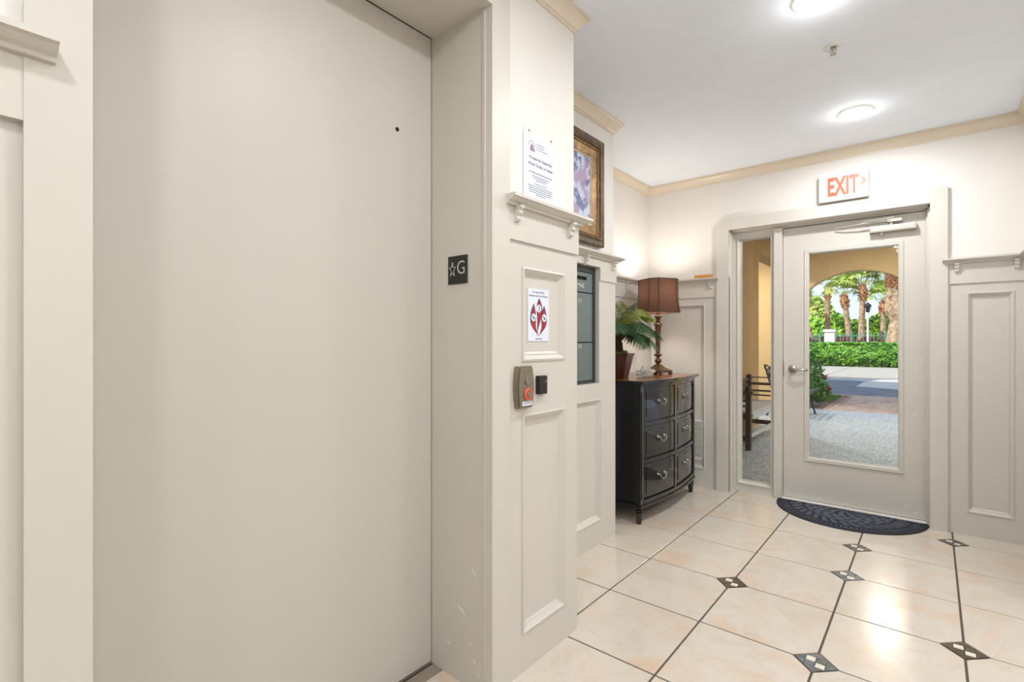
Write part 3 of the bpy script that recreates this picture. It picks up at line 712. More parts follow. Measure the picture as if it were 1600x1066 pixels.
# framed picture
pc = empty('picture_frame', (XB - UP, 2.38, 2.145), label='ornate dark and gold frame with lavender blue print', cat='picture')
HW, HH = .362, .322
bm = bmesh.new(); loopframe(bm, fmu, -HW, HW, -HH, HH, [(0, 0), (0, .030), (.006, .036), (.030, .034), (.036, .030)]); obj('outer_moulding', bm, M['bronze'], pc)
bm = bmesh.new(); loopframe(bm, fmu, -HW, HW, -HH, HH, [(.034, .030), (.038, .033), (.052, .033), (.056, .026)]); bd = obj('bead_moulding', bm, M['bronze'], pc)
bm = bmesh.new(); loopframe(bm, fmu, -HW, HW, -HH, HH, [(.054, .024), (.058, .028), (.066, .028), (.070, .020), (.112, .012), (.116, .008)]); obj('inner_moulding', bm, M['gold'], pc)
bm = bmesh.new(); loopframe(bm, fmu, -HW, HW, -HH, HH, [(.114, .008), (.117, .012), (.124, .012), (.126, .006)]); obj('fillet', bm, M['liner'], pc)
bm = bmesh.new(); i = .045; st = .0125
def bead(y, z): box(bm, .032, .037, y - .004, y + .004, z - .004, z + .004)
y = -HW + i
while y < HW - i: bead(y, HH - i); bead(y, -HH + i); y += st
z = -HH + i
while z < HH - i: bead(HW - i, z); bead(-HW + i, z); z += st
b_ = obj('beading', bm, M['gold'], pc); b_['kind'] = 'stuff'
obj('print', slab(fmu, -HW + .12, HW - .12, -HH + .12, HH - .12, .001, .007), M['art'], pc)

# vent frame low on the end wall
vt = empty('wall_vent', (-1.64, YE + REC + .016, .395), label='white vent frame low on the wall behind the dresser', cat='vent')
fv = lambda a, z, d: (a, -d, z)
bm = bmesh.new(); loopframe(bm, fv, -.13, .130, -.17, .17, [(0, 0), (0, .008), (.014, .008), (.018, .002)]); obj('frame', bm, M['white'], vt)
for k in range(13): obj('louver', nb(-.112, .112, -.006, -.001, -.15 + k * .0235, -.138 + k * .0235), M['paint'], vt)

# pine blocks on the rail
for k, (x, wd) in enumerate(((-1.535, .062), (-1.463, .078))):
    o = obj('wood_block', nb(-wd / 2, wd / 2, -.018, .018, 0, .026, bev=.002), M['pine']); o.location = (x, YE - .024, RAIL + .0005)
    tag(o, ['left one of two orange pine blocks on the ledge rail', 'right one of two orange pine blocks on the ledge rail'][k], 'wood block', 'pine blocks on the ledge rail')

# ceiling lights and sprinkler
def make_can():
    r = empty('ceiling_light', (0, 0, CEIL))
    bm = bmesh.new(); n = 40
    R = [(.098, -.0005), (.098, -.004), (.088, -.010), (.082, -.010), (.080, -.006)]
    rings = [[bm.verts.new((q * math.cos(2 * PI * k / n), q * math.sin(2 * PI * k / n), z)) for k in range(n)] for q, z in R]
    for a, b in zip(rings, rings[1:]):
        for k in range(n): bm.faces.new((a[k], a[(k + 1) % n], b[(k + 1) % n], b[k]))
    obj('trim_ring', bm, M['white'], r); bm = bmesh.new(); lathe(bm, [(.082, -.0055), (.082, -.0085)], 40); obj('lens', bm, M['can'], r); return r
labs = ['lit round recessed light in the ceiling nearest the entrance', 'lit round recessed light cut by the top photo edge', 'recessed ceiling light outside the elevator door', 'recessed ceiling light left of the elevator door', 'added fill light at the far side of the lobby', 'added fill light in the middle of the lobby side', 'added fill light in the rear lobby side', 'added fill light by the rear wall']  # the lobby-side and rear lights are added fill, out of view
c0 = make_can()
for k, (x, y) in enumerate(CANS):
    c = c0 if k == 0 else copy_tree(c0); c.location = (x, y, CEIL); tag(c, labs[k], 'ceiling light', 'recessed ceiling lights')
sp = empty('sprinkler_head', (-.362, 2.82, CEIL), label='small metal fire sprinkler head in white ceiling', cat='sprinkler')
bm = bmesh.new(); lathe(bm, [(.040, 0), (.039, -.004), (.030, -.006), (.012, -.004), (.012, 0)], 28); obj('escutcheon', bm, M['white'], sp, smooth=True)
bm = bmesh.new(); lathe(bm, [(.009, 0), (.009, -.012), (.004, -.016), (.003, -.034)], 12); obj('body', bm, M['nickel'], sp)
bm = bmesh.new(); tube(bm, [(.009, 0, -.012), (.013, 0, -.022), (.003, 0, -.036)], .0018, 6); tube(bm, [(-.009, 0, -.012), (-.013, 0, -.022), (-.003, 0, -.036)], .0018, 6); obj('frame_arm', bm, M['nickel'], sp)
bm = bmesh.new()
lathe(bm, [(.004, -.036), (.004, -.038)], 12)
for k in range(12):
    a = 2 * PI * k / 12; tube(bm, [(.003 * math.cos(a), .003 * math.sin(a), -.037), (.014 * math.cos(a), .014 * math.sin(a), -.0385)], .0015, 4)
obj('deflector', bm, M['nickel'], sp)

# ------------------------------------------------ door mat
dm = empty('door_mat', (-.478, 4.425, 0), label='half-round navy rubber mat in front of entrance door', cat='door mat')
RA, RB = .463, .465
def matpt(r, a, z): return (r * RA * math.cos(a), -r * RB * math.sin(a), z)
bm = bmesh.new(); NA = 96
prof = [(1.0, 0), (1.0, .004), (.985, .007), (.93, .007), (.915, .0035)]
rings = [[bm.verts.new(matpt(q, PI * k / NA, z)) for k in range(NA + 1)] for q, z in prof]
for a, b in zip(rings, rings[1:]):
    for k in range(NA): bm.faces.new((a[k], a[k + 1], b[k + 1], b[k]))
obj('border', bm, M['matb'], dm)
bm = bmesh.new(); box(bm, -RA * .99, RA * .99, -.022, 0, 0, .007); obj('straight_border', bm, M['matb'], dm)
bm = bmesh.new(); NR, NA = 70, 220; g_ = []
for i in range(NR + 1):
    row = []
    for k in range(NA + 1):
        r = .92 * i / NR; a = PI * k / NA; z = .0036
        if .82 < r < .92: z += .002 * (math.sin(a * 90) > 0)
        elif .62 < r < .80: z += .0028 * (math.sin(a * 34 + (10 if r > .71 else -10) * abs(r - .71) * 3) > -.2)
        elif .60 < r <= .62 or .80 < r <= .82: z -= .001
        elif .34 < r < .58: z += .0026 * (math.sin(a * 18) * math.sin(r * 34) > -.15)
        elif r < .32: z += .0026 * (math.sin(a * 12 + r * 20) > -.2)
        x_, y_, z_ = matpt(r, a, z); row.append(bm.verts.new((x_, min(y_, -.0), z_)))
    g_.append(row)
for i in range(NR):
    for k in range(NA):
        bm.faces.new((g_[i][k], g_[i][k + 1], g_[i + 1][k + 1], g_[i + 1][k]))
bmesh.ops.remove_doubles(bm, verts=bm.verts, dist=1e-6)
for f_ in bm.faces: f_.material_index = 1 if sum(v.co.z for v in f_.verts) / len(f_.verts) > .0048 else 0
obj('patterned_field', bm, [M['mat'], M['matr']], dm)

# ------------------------------------------------ dresser
dr = empty('dresser', (-1.745, 3.675, 0), label='black bow-front dresser with six drawers and brown wood top', cat='dresser')
DW, DX0, DXF = .50, -.240, .232    # half width (along y), back x, front x of the posts
def bow(y, base, b=.048): return base + b * (math.cos(PI * y / (2 * DW)) ** 1.0 if abs(y) < DW else 0)
def bowslab(y0, y1, z0, z1, xb, xf, b=.048, n=20, bev=0):
    bm = bmesh.new(); F_ = [(bow(y0 + (y1 - y0) * k / n, xf, b), y0 + (y1 - y0) * k / n, z0) for k in range(n + 1)]
    extrude_poly(bm, [(xb, y0, z0)] + F_ + [(xb, y1, z0)], (0, 0, z1 - z0))
    if bev:
        bmesh.ops.recalc_face_normals(bm, faces=bm.faces)
        es = [e for e in bm.edges if all(v.co.x > xb + .002 for v in e.verts) and abs(e.verts[0].co.z - e.verts[1].co.z) < 1e-6]
        bmesh.ops.bevel(bm, geom=es, offset=bev, segments=2, affect='EDGES')
    return bm
obj('carcass', bowslab(-DW + .01, DW - .01, .135, .945, DX0, DXF - .030), M['black'], dr)
for s in (-1, 1):
    y = s * (DW - .022); bm = nb(DXF - .046, DXF, y - .022, y + .022, .13, .945, bev=.004); box(bm, DXF - .002, DXF + .004, y - .013, y + .013, .17, .90); obj('corner_post', bm, M['black'], dr)
    obj('corner_post', nb(DX0, DX0 + .04, y - .022, y + .022, .13, .945), M['black'], dr)
    obj('side_panel', nb(DX0 + .03, DXF - .04, s * (DW - .010) - .004, s * (DW - .010) + .004, .15, .94), M['black'], dr)
YI = DW - .044
for z0, z1 in ((.135, .165), (.408, .438), (.665, .692), (.925, .945)):
    obj('drawer_rail', bowslab(-YI, YI, z0, z1, 0, DXF - .004, bev=.004), M['black'], dr)
obj('centre_stile', bowslab(-.016, .016, .165, .925, 0, DXF - .008, n=2), M['black'], dr)
obj('base_moulding', bowslab(-DW - .006, DW + .006, .112, .137, DX0, DXF + .006, bev=.006), M['black'], dr)
obj('top_moulding', bowslab(-DW - .010, DW + .010, .944, .958, DX0, DXF + .010, bev=.004), M['black'], dr)
obj('table_top', bowslab(-DW - .028, DW + .028, .958, .977, DX0, DXF + .030, bev=.007), M['black'], dr)
obj('top_inlay', bowslab(-DW - .016, DW + .016, .9765, .9785, DX0 + .006, DXF + .018), M['dtop'], dr)
for s in (-1, 1):
    for xx in (DXF - .024, DX0 + .024):
        bm = bmesh.new(); lathe(bm, [(.012, 0), (.016, .003), (.023, .075), (.024, .080), (.018, .084), (.026, .090), (.026, .098), (.020, .102), (.024, .113)], 14, xx, s * (DW - .022)); obj('leg', bm, M['black'], dr, smooth=False)
def drawer(y0, y1, z0, z1):
    bm = bowslab(y0, y1, z0, z1, .05, DXF - .012, n=16, bev=.004)
    d = obj('drawer', bm, M['black'], dr)
    obj('drawer_field', bowslab(y0 + .024, y1 - .024, z0 + .024, z1 - .024, .06, DXF - .0085, n=14, bev=.003), M['black'], d)
    yc, zc = (y0 + y1) / 2, (z0 + z1) / 2 + .022
    bm = bmesh.new()
    for s in (-1, 1):
        x = bow(yc + s * .043, DXF - .008)
        tube(bm, [(x - .003, yc + s * .043, zc), (x + .004, yc + s * .043, zc), (x + .006, yc + s * .043, zc), (x + .016, yc + s * .043, zc), (x + .021, yc + s * .043, zc)], [.0105, .010, .005, .005, .0065], 12)
    P_ = []
    for k in range(13):
        t = -1 + k / 6; y = yc + t * .047; x = bow(y, DXF - .008) + .018 + .006 * (1 - t * t); P_.append((x, y, zc + .003 - .036 * (1 - abs(t) ** 2.2)))
    tube(bm, P_, [.0035 + .0018 * (1 - abs(-1 + k / 6)) for k in range(13)], 8)
    obj('bail_pull', bm, M['pewter'], d, smooth=True)
for z0, z1 in ((.171, .402), (.444, .659), (.698, .920)):
    drawer(-YI + .012, -.026, z0, z1); drawer(.026, YI - .012, z0, z1)

# ------------------------------------------------ table lamp
LZ = .9790
lp = empty('table_lamp', (-1.742, 3.975, LZ), math.radians(0), label='lit bronze baluster table lamp with brown panelled shade', cat='table lamp')
bm = bmesh.new()
def sq(bm, prof, rot=0):
    rings = []
    for r, z in prof: rings.append([bm.verts.new((r * math.cos(rot + PI / 4 + k * PI / 2) * 1.414, r * math.sin(rot + PI / 4 + k * PI / 2) * 1.414, z)) for k in range(4)])
    for a, b in zip(rings, rings[1:]):
        for k in range(4): bm.faces.new((a[k], a[(k + 1) % 4], b[(k + 1) % 4], b[k]))
    bm.faces.new(rings[0][::-1]); bm.faces.new(rings[-1])
LR = math.radians(-10)
sq(bm, [(.079, .014), (.082, .018), (.082, .026), (.070, .034), (.045, .050), (.030, .064), (.022, .076)], LR)
for k in range(4):
    a = LR + PI / 4 + k * PI / 2; lathe(bm, [(.016, 0), (.018, .008), (.014, .016)], 10, .100 * math.cos(a), .100 * math.sin(a))
obj('base', bm, M['lampb'], lp)
bm = bmesh.new(); lathe(bm, [(.020, .072), (.014, .082), (.016, .086), (.026, .098), (.029, .108), (.024, .120), (.012, .132), (.014, .140), (.030, .150), (.035, .156), (.030, .162), (.018, .166)], 20); obj('baluster', bm, M['lampb'], lp, smooth=True)
bm = bmesh.new(); lathe(bm, [(.015, .164), (.017, .20), (.024, .385), (.026, .395), (.034, .404), (.036, .410), (.024, .420), (.016, .432), (.014, .445), (.022, .458), (.030, .470), (.031, .476), (.024, .480), (.012, .484)], 12); obj('column', bm, M['lampb'], lp)
bm = bmesh.new(); lathe(bm, [(.014, .482), (.014, .535), (.010, .54)], 12); obj('socket', bm, M['gold'], lp)
bm = bmesh.new(); tube(bm, [(0, 0, .54), (0, .05, .60), (0, .055, .68), (0, 0, .775), (0, -.055, .68), (0, -.05, .60), (0, 0, .54)], .0018, 6); obj('harp', bm, M['gold'], lp)
bm = bmesh.new(); lathe(bm, [(.004, .772), (.007, .780), (.004, .788), (.005, .795), (.001, .802)], 10); obj('finial', bm, M['lampb'], lp)
bm = bmesh.new(); lathe(bm, [(.010, .545), (.020, .575), (.024, .60), (.018, .625), (.003, .632)], 16); obj('bulb', bm, M['lampglow'], lp, smooth=True)
# shade: square with cut, concave corners, bell flare
def shade_ring(s, z, rot):
    h, c = s, s * .60; P_ = []
    for k in range(4):
        a = rot + k * PI / 2
        for q, e in ((h, -c), (h, c)):
            P_.append((q * math.cos(a) - e * math.sin(a), q * math.sin(a) + e * math.cos(a), z))
    return P_
SR = math.radians(-33)
bm = bmesh.new(); rings = []; zz = [.505, .54, .60, .67, .73, .775]; ss = [.149, .143, .137, .134, .134, .136]
for s, z in zip(ss, zz): rings.append([bm.verts.new(p) for p in shade_ring(s, z, SR)])
for a, b in zip(rings, rings[1:]):
    for k in range(8): bm.faces.new((a[k], a[(k + 1) % 8], b[(k + 1) % 8], b[k]))
sh = obj('lamp_shade', bm, M['shade'], lp)
bm = bmesh.new()
for k in range(8): tube(bm, [shade_ring(s + .0006, z, SR)[k] for s, z in zip(ss, zz)], .0022, 5)
for s, z in ((ss[0], zz[0]), (ss[-1], zz[-1])):
    R_ = shade_ring(s, z, SR); tube(bm, R_ + [R_[0]], .0028, 5)
obj('shade_trim', bm, M['seam'], sh)
bm = bmesh.new()
for k in range(3): a = 2 * PI * k / 3; tube(bm, [(0, 0, .772), (.133 * math.cos(a), .133 * math.sin(a), .774)], .0016, 5)
obj('spider', bm, M['gold'], sh)
pd = bpy.data.lights.new('table_lamp_bulb', 'POINT'); pd.energy = 7.5; pd.color = (1, .93, .85); pd.shadow_soft_size = .06
po = bpy.data.objects.new('table_lamp_bulb', pd); C.objects.link(po); po.location = (-1.742, 3.975, LZ + .675)

# ------------------------------------------------ potted palm
pp = empty('potted_palm', (-1.775, 3.335, LZ), label='artificial palm in a tapered dark wooden planter on dresser', cat='potted plant')
bm = bmesh.new(); sq(bm, [(.062, 0), (.064, .004), (.096, .165), (.102, .167), (.102, .180), (.088, .180), (.086, .150)], math.radians(12)); obj('planter', bm, M['pot'], pp)
bm = bmesh.new()
for k in range(40):
    a, r = random.uniform(0, 2 * PI), random.uniform(0, .075); c = Vector((r * math.cos(a), r * math.sin(a), .172 + random.uniform(0, .016)))
    bmesh.ops.create_icosphere(bm, subdivisions=1, radius=random.uniform(.012, .022), matrix=Matrix.Translation(c))
mo = obj('moss', bm, M['moss'], pp); mo['kind'] = 'stuff'
bm = bmesh.new(); tube(bm, [(0, 0, .15), (.004, 0, .20), (0, .003, .25), (-.003, 0, .33)], [.034, .038, .036, .018], 12); obj('trunk', bm, M['fiber'], pp)
def frond(az, el, L, droop, m, tw=0):
    bm = bmesh.new(); pts = []; p = Vector((0, 0, .32)); d = el; n = 16
    for k in range(n + 1):
        pts.append(p.copy()); p = p + Vector((math.cos(az) * math.cos(d), math.sin(az) * math.cos(d), math.sin(d))) * (L / n); d -= droop / n
    tube(bm, pts, [.0035 - .0025 * k / n for k in range(n + 1)], 5)
    side = Vector((-math.sin(az), math.cos(az), 0))
    for k in range(3, int(1.9 * n)):
        t = k / (1.9 * n); i = min(int(t * n), n - 1); q = pts[i].lerp(pts[i + 1], min(1, t * n - i)); ax = (pts[i + 1] - pts[i]).normalized()
        ll = L * .40 * math.sin(PI * (t * .88 + .10)) ** .8
        for s in (-1, 1):
            dr_ = (ax * .6 + side * s * 1.0 + Vector((0, 0, -.15 + random.uniform(-.12, .12)))).normalized()
            up = Vector((0, 0, 1)); wv = ax * .0036
            a = q; b = q + dr_ * ll * .5 + Vector((0, 0, -.006)); c = q + dr_ * ll + Vector((0, 0, -.05 * ll / .14))
            v = [bm.verts.new(x) for x in (a - wv * .5, a + wv * .5, b + wv * 1.1, c, b - wv * 1.1)]
            bm.faces.new(v)
    return obj('frond', bm, m, pp, recalc=False)
FR = [(.2, 1.50, .30, 1.1, 'frond'), (1.2, 1.42, .36, 1.7, 'frondy'), (-1.0, 1.45, .32, 1.2, 'frondy'), (2.4, 1.5, .30, 1.0, 'frond'), (.3, 1.25, .34, 1.9, 'frondy'), (1.3, 1.0, .36, 1.9, 'frond'), (-.3, .85, .36, 1.9, 'frond'), (.8, .70, .38, 1.7, 'frond'), (1.7, .55, .38, 1.5, 'frond'), (2.3, 1.2, .32, 1.6, 'frondy'), (-1.0, .9, .34, 1.9, 'frond'), (-1.7, .6, .34, 1.6, 'frond'), (3.0, .9, .26, 1.6, 'frond'), (-2.5, 1.1, .28, 1.7, 'frondy'), (.5, .35, .34, 1.5, 'frond'), (1.2, .25, .33, 1.3, 'frond'), (-.2, .35, .30, 1.5, 'frond'), (.9, 1.35, .33, 1.6, 'frondy'), (1.55, .85, .38, 1.6, 'frond')]
for a in FR: frond(a[0], a[1], a[2], a[3], M[a[4]])

# crumpled plastic
bm = bmesh.new(); bmesh.ops.create_icosphere(bm, subdivisions=4, radius=1)
from mathutils import noise
for v in bm.verts:
    n_ = v.co.normalized(); q = 1 + .38 * noise.noise(n_ * 2.3) + .22 * noise.noise(n_ * 6); v.co = Vector((n_.x * .055 * q, n_.y * .082 * q, max(-.002, (n_.z + .55) * .042 * q)))
cp = obj('plastic_wrap', bm, M['clear']); cp.location = (-1.655, 3.545, LZ + .0025); tag(cp, 'crumpled clear plastic wrap lying on dresser beside planter', 'plastic wrap')

# ------------------------------------------------ porch outside
PF = -.03
pf = obj('porch_floor', nb(-7, 2.6, 4.60, 10.98, -.25, PF), M['agg']); tag(pf, 'grey exposed aggregate porch floor outside the door', 'porch floor', kind='structure')
def arch_wall():
    bm = bmesh.new(); cx, zc, R_ = -1.02, 1.385, 1.12; n = 40
    X0_, X1_, ZT = -3.6, 2.6, 3.4; outer = []; inner = []
    arc = [(cx - R_ * math.cos(PI * k / n), zc + R_ * math.sin(PI * k / n)) for k in range(n + 1)]
    inn = [(cx - R_, -.2)] + arc + [(cx + R_, -.2)]
    def col(x, z):
        if z <= -.19: return (X0_ if x < cx else X1_, -.2)
        t = (x - (cx - R_)) / (2 * R_); return (X0_ + (X1_ - X0_) * t, ZT) if 0 < t < 1 else (X0_ if t <= 0 else X1_, ZT)
    ou = [col(*p) for p in inn]
    for Y in (10.75, 10.97):
        a = [bm.verts.new((x, Y, z)) for x, z in inn]; b = [bm.verts.new((x, Y, z)) for x, z in ou]; outer.append(b); inner.append(a)
        for k in range(len(a) - 1): bm.faces.new((a[k], a[k + 1], b[k + 1], b[k]))
    for q in (inner, outer):
        for k in range(len(q[0]) - 1): bm.faces.new((q[0][k], q[0][k + 1], q[1][k + 1], q[1][k]))
    return bm
pw = obj('porch_wall_arch', arch_wall(), M['tan']); tag(pw, 'tan stucco porch wall with a wide round arch', 'wall', kind='structure')
bm = nb(-2.30, -2.06, 4.60, 8.42, -.2, 3.05); box(bm, -2.30, -2.06, 8.42, 10.75, 2.62, 3.05)
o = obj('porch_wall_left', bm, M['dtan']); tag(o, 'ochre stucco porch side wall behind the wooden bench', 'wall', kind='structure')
if False: o = obj('porch_wall_right', nb(1.2, 1.4, 4.60, 10.75, -.2, 3.05), M['dtan'])
o = obj('porch_ceiling', nb(-7, 2.6, 4.60, 10.9, 3.0, 3.1), M['tan']); tag(o, 'tan porch ceiling', 'ceiling', kind='structure')
o = obj('building_storey', nb(-9, 9, -6, 10.97, 3.35, 9.6), M['tan']); tag(o, 'upper storeys of the stucco building above the porch', 'building', kind='structure')
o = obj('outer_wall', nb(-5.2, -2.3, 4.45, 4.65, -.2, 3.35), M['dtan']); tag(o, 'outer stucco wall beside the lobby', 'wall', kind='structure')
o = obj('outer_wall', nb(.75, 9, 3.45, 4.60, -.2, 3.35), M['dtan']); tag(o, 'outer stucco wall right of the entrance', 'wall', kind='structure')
pcl = empty('porch_light', (-.55, 9.3, 3.0), label='small round lit light in the porch ceiling', cat='ceiling light')
bm = bmesh.new(); lathe(bm, [(.10, 0), (.10, -.015), (.085, -.02)], 24); obj('trim_ring', bm, M['white'], pcl); bm = bmesh.new(); lathe(bm, [(.08, -.019), (.08, -.024)], 24); obj('lens', bm, M['lampglow'], pcl)
for (x_, y_), l_ in (((.55, 6.4), 'added porch fill light close outside the entrance door'), ((1.7, 9.3), 'added porch fill light at the right end of the porch'), ((-3.0, 9.3), 'added porch fill light at the left end of the porch')):
    c = copy_tree(pcl); c.location = (x_, y_, 3.0); c['label'] = l_  # unseen fixtures added to go with the porch fill lamps

# wooden bench along the left porch wall
bn = empty('wooden_bench', (-1.84, 6.98, PF), label='weathered wooden bench with slatted seat on the porch', cat='bench')
bx = lambda n, *a, m='bench', bev=.004: obj(n, nb(*a, bev=bev), M[m], bn)
for y in (-.66, .80):
    bx('leg', .155, .215, y - .03, y + .03, 0, .66); bx('leg', -.215, -.16, y - .03, y + .03, 0, .80)
    bx('arm_rest', -.23, .235, y - .035, y + .035, .655, .69); bx('arm_rail', -.17, .17, y - .012, y + .012, .56, .585); bx('arm_rail', -.17, .17, y - .012, y + .012, .50, .52); bx('arm_rail', -.22, .22, y - .008, y + .008, .755, .77) if y > 0 else None
    bx('foot_rail', -.17, .17, y - .018, y + .018, .10, .16)
    bx('seat_rail', -.19, .19, y - .02, y + .02, .36, .42)
    bm = bmesh.new(); lathe(bm, [(.038, .66), (.042, .70), (.036, .735), (.012, .75)], 14, .185, y); obj('post_cap', bm, M['bench'], bn)
for k in range(6): bx('seat_slat', -.17 + k * .066, -.112 + k * .066, -.64, .78, .422, .444, m='slat')
bx('front_apron', .195, .225, -.63, .77, .36, .42, m='slat'); bx('stretcher', .13, .165, -.63, .77, .11, .155, m='slat')
for k in range(4): bx('back_slat', -.205, -.185, -.64, .78, .50 + k * .07, .54 + k * .07)

# iron bench near the arch
ib = empty('iron_bench', (-1.85, 9.85, PF), PI / 2, label='black wrought iron garden bench by the porch arch', cat='bench')
for s in (-1, 1):
    bm = bmesh.new(); x = s * .36
    tube(bm, [(x, -.27, 0), (x, -.22, .20), (x, -.27, .40), (x, -.10, .44), (x, .10, .41), (x, .26, .43)], .014, 8)
    tube(bm, [(x, .34, 0), (x, .25, .22), (x, .26, .44), (x, .38, .88)], .014, 8); tube(bm, [(x, -.22, .20), (x, 0, .27), (x, .25, .20)], .008, 6); tube(bm, [(x, -.10, 0), (x, -.15, .2), (x, -.12, .42)], .009, 6)
    for yy in (-.27, .34): lathe(bm, [(.028, 0), (.022, .012), (.014, .02)], 10, x, yy)
    obj('side_frame', bm, M['iron'], ib)
for k in range(7): bm = bmesh.new(); tube(bm, [(-.38, -.29 + k * .08, .435 - .03 * math.sin(k * .8)), (.38, -.29 + k * .08, .435 - .03 * math.sin(k * .8))], .026, 6); obj('seat_slat', bm, M['iron'], ib)
bm = bmesh.new()
for k in range(-3, 4):
    tube(bm, [(k * .1 - .08, .27, .46), (k * .1, .31, .62), (k * .1 + .08 if k < 3 else .34, .36, .80)], .007, 6); tube(bm, [(k * .1 + .06 if k < 3 else .34, .27, .46), (k * .1, .31, .62), (k * .1 - .06, .36, .80)], .007, 6)
tube(bm, [(-.36, .38, .82), (-.2, .38, .86), (0, .38, .80), (.2, .38, .86), (.36, .38, .82)], .012, 8); obj('scroll_back', bm, M['iron'], ib)

# ground beyond the porch
o = obj('garden_ground', nb(-60, 60, 10.98, 130, -.3, PF - .045), M['mulch']); tag(o, 'brown mulch ground of the garden', 'ground', kind='structure')
pv = empty('paver_path', (0, 0, 0), label='reddish brick paver path between porch and road', cat='path', kind='structure')
bm = bmesh.new(); y = 11.0; r_ = 0
while y < 14.3:
    x = -3.0 + (.1 if r_ % 2 else 0)
    while x < 2.2:
        if not (x < -1.55 - .02 * 0 and y < 14.1 and x < -1.62 + (y - 11) * .02):
            box(bm, x + .003, x + .197, y + .003, y + .097, PF - .06, PF - .006 + random.uniform(-.003, .002))
        x += .2
    y += .1; r_ += 1
p_ = obj('paver_brick', bm, M['paver'], pv); p_['kind'] = 'stuff'
o = obj('road', nb(-60, 60, 14.3, 21.3, PF - .3, PF - .015), M['asphalt']); tag(o, 'dark asphalt road crossing behind the porch', 'road', kind='structure')
o = empty('sidewalk', (0, 0, 0), label='pale concrete sidewalk along far side of road', cat='sidewalk', kind='structure')
for k in range(-16, 10): obj('slab', nb(k * 3 + .015, k * 3 + 2.985, 21.3, 29.6, PF - .3, PF + .02), M['concrete'], o)
bm = bmesh.new(); extrude_poly(bm, [(x_, y_, PF - .1) for x_, y_ in (gpt(1338, 604), gpt(1420, 610), gpt(1480, 600), gpt(1480, 594.5), gpt(1375, 593.5), gpt(1350, 597))], (0, 0, .092)); o = obj('driveway_patch', bm, M['apron']); tag(o, 'lighter concrete patch in the asphalt road', 'road patch', kind='structure')

# leaves
def leaf_cloud(n, sampler, size, asp=.5):
    bm = bmesh.new()
    for _ in range(n):
        c, nr = sampler(); s = size * random.uniform(.6, 1.3)
        d = (nr + Vector((random.uniform(-1, 1), random.uniform(-1, 1), random.uniform(-1, 1))) * .8).normalized(); a = d.orthogonal().normalized(); a.rotate(Matrix.Rotation(random.uniform(0, 6.28), 3, d)); b = d.cross(a)
        v = [bm.verts.new(c + q) for q in (-a * s, b * s * asp + d * s * .15, a * s, -b * s * asp + d * s * .15)]; bm.faces.new(v)
    return bm
def ell(cx, cy, cz, rx, ry, rz):
    def f():
        while True:
            v = Vector((random.gauss(0, 1), random.gauss(0, 1), random.gauss(0, 1))).normalized()
            if v.z > -.75: break
        k = random.uniform(.72, 1.04) * (1 + .16 * noise.noise(v * 3 + Vector((cx, cy, cz))))
        return Vector((cx + v.x * rx * k, cy + v.y * ry * k, cz + v.z * rz * k)), v
    return f
# hedge
hg = empty('hedge', (0, 0, 0), label='long clipped bright green hedge across the road', cat='hedge')
hz = 1.10
def hs():
    x = random.uniform(-13, 6); f = random.random(); w_ = .07 * noise.noise(Vector((x * 1.5, 0, 0)))
    if f < .62: z = random.uniform(PF, hz); return Vector((x, 30.9 - .14 * noise.noise(Vector((x * 2, z * 3, 1))) - .25 * math.sin(PI * z / hz) + random.uniform(-.05, .15), z)), Vector((0, -1, .3))
    y = random.uniform(30.8, 32.2); return Vector((x, y, hz + w_ + random.uniform(-.06, .06))), Vector((0, -.3, 1))
l_ = obj('leaves', leaf_cloud(26000, hs, .085, .6), M['hedge'], hg, recalc=False); l_['kind'] = 'stuff'
obj('branch_core', nb(-13.2, 6.2, 31.05, 32.1, PF, hz - .1), M['frond'], hg)
# shrub near arch, croton, grass
sb = empty('shrub', (-2.24, 11.9, PF), label='leafy green shrub just outside the porch arch', cat='shrub')
bm = bmesh.new()
for k in range(9): a = k * .7; tube(bm, [(0, 0, 0), (.1 * math.cos(a), .1 * math.sin(a), .3), (.35 * math.cos(a), .35 * math.sin(a), .8)], .012, 5)
obj('stem', bm, M['boot'], sb)
for q in ((0, 0, .62, .55, .5, .62), (.16, -.12, .30, .50, .4, .34)): l_ = obj('leaves', leaf_cloud(1900, ell(*q), .045, .45), M['shrub'], sb, recalc=False); l_['kind'] = 'stuff'
rb = empty('croton_plant', (-1.68, 12.0, PF), label='small plant with bright red leaves beside the shrub', cat='plant')
bm = bmesh.new(); tube(bm, [(0, 0, 0), (.02, 0, .2), (0, .02, .4)], .012, 6); obj('stem', bm, M['boot'], rb)
for k in range(46):
    pass
bm = bmesh.new()
for k in range(70):
    a = random.uniform(0, 6.28); z = random.choice((.22, .30, .50)) + random.uniform(-.03, .05); L = random.uniform(.08, .14); d = Vector((math.cos(a), math.sin(a), random.uniform(.1, .9))).normalized(); s_ = d.cross(Vector((0, 0, 1))).normalized() * .022; c = Vector((0, 0, z)) + (Vector((.05, 0, 0)) if z < .4 else Vector((-.02, 0, 0)))
    bm.faces.new([bm.verts.new(p) for p in (c, c + d * L * .5 + s_, c + d * L, c + d * L * .5 - s_)])
l_ = obj('leaves', bm, M['redleaf'], rb, recalc=False); l_['kind'] = 'stuff'
bm = bmesh.new()
for k in range(3500):
    x, y = random.uniform(-3.6, -1.66), random.uniform(12.6, 14.2)
    if y < 13.0 + (x + 3.0) * -.1 and random.random() < .7: continue
    h = random.uniform(.05, .13); a = random.uniform(0, 6.28); dx, dy = .008 * math.cos(a), .008 * math.sin(a); lx, ly = random.uniform(-.03, .03), random.uniform(-.03, .03)
    bm.faces.new([bm.verts.new(p) for p in ((x - dx, y - dy, PF - .05), (x + dx, y + dy, PF - .05), (x + lx, y + ly, PF - .05 + h))])
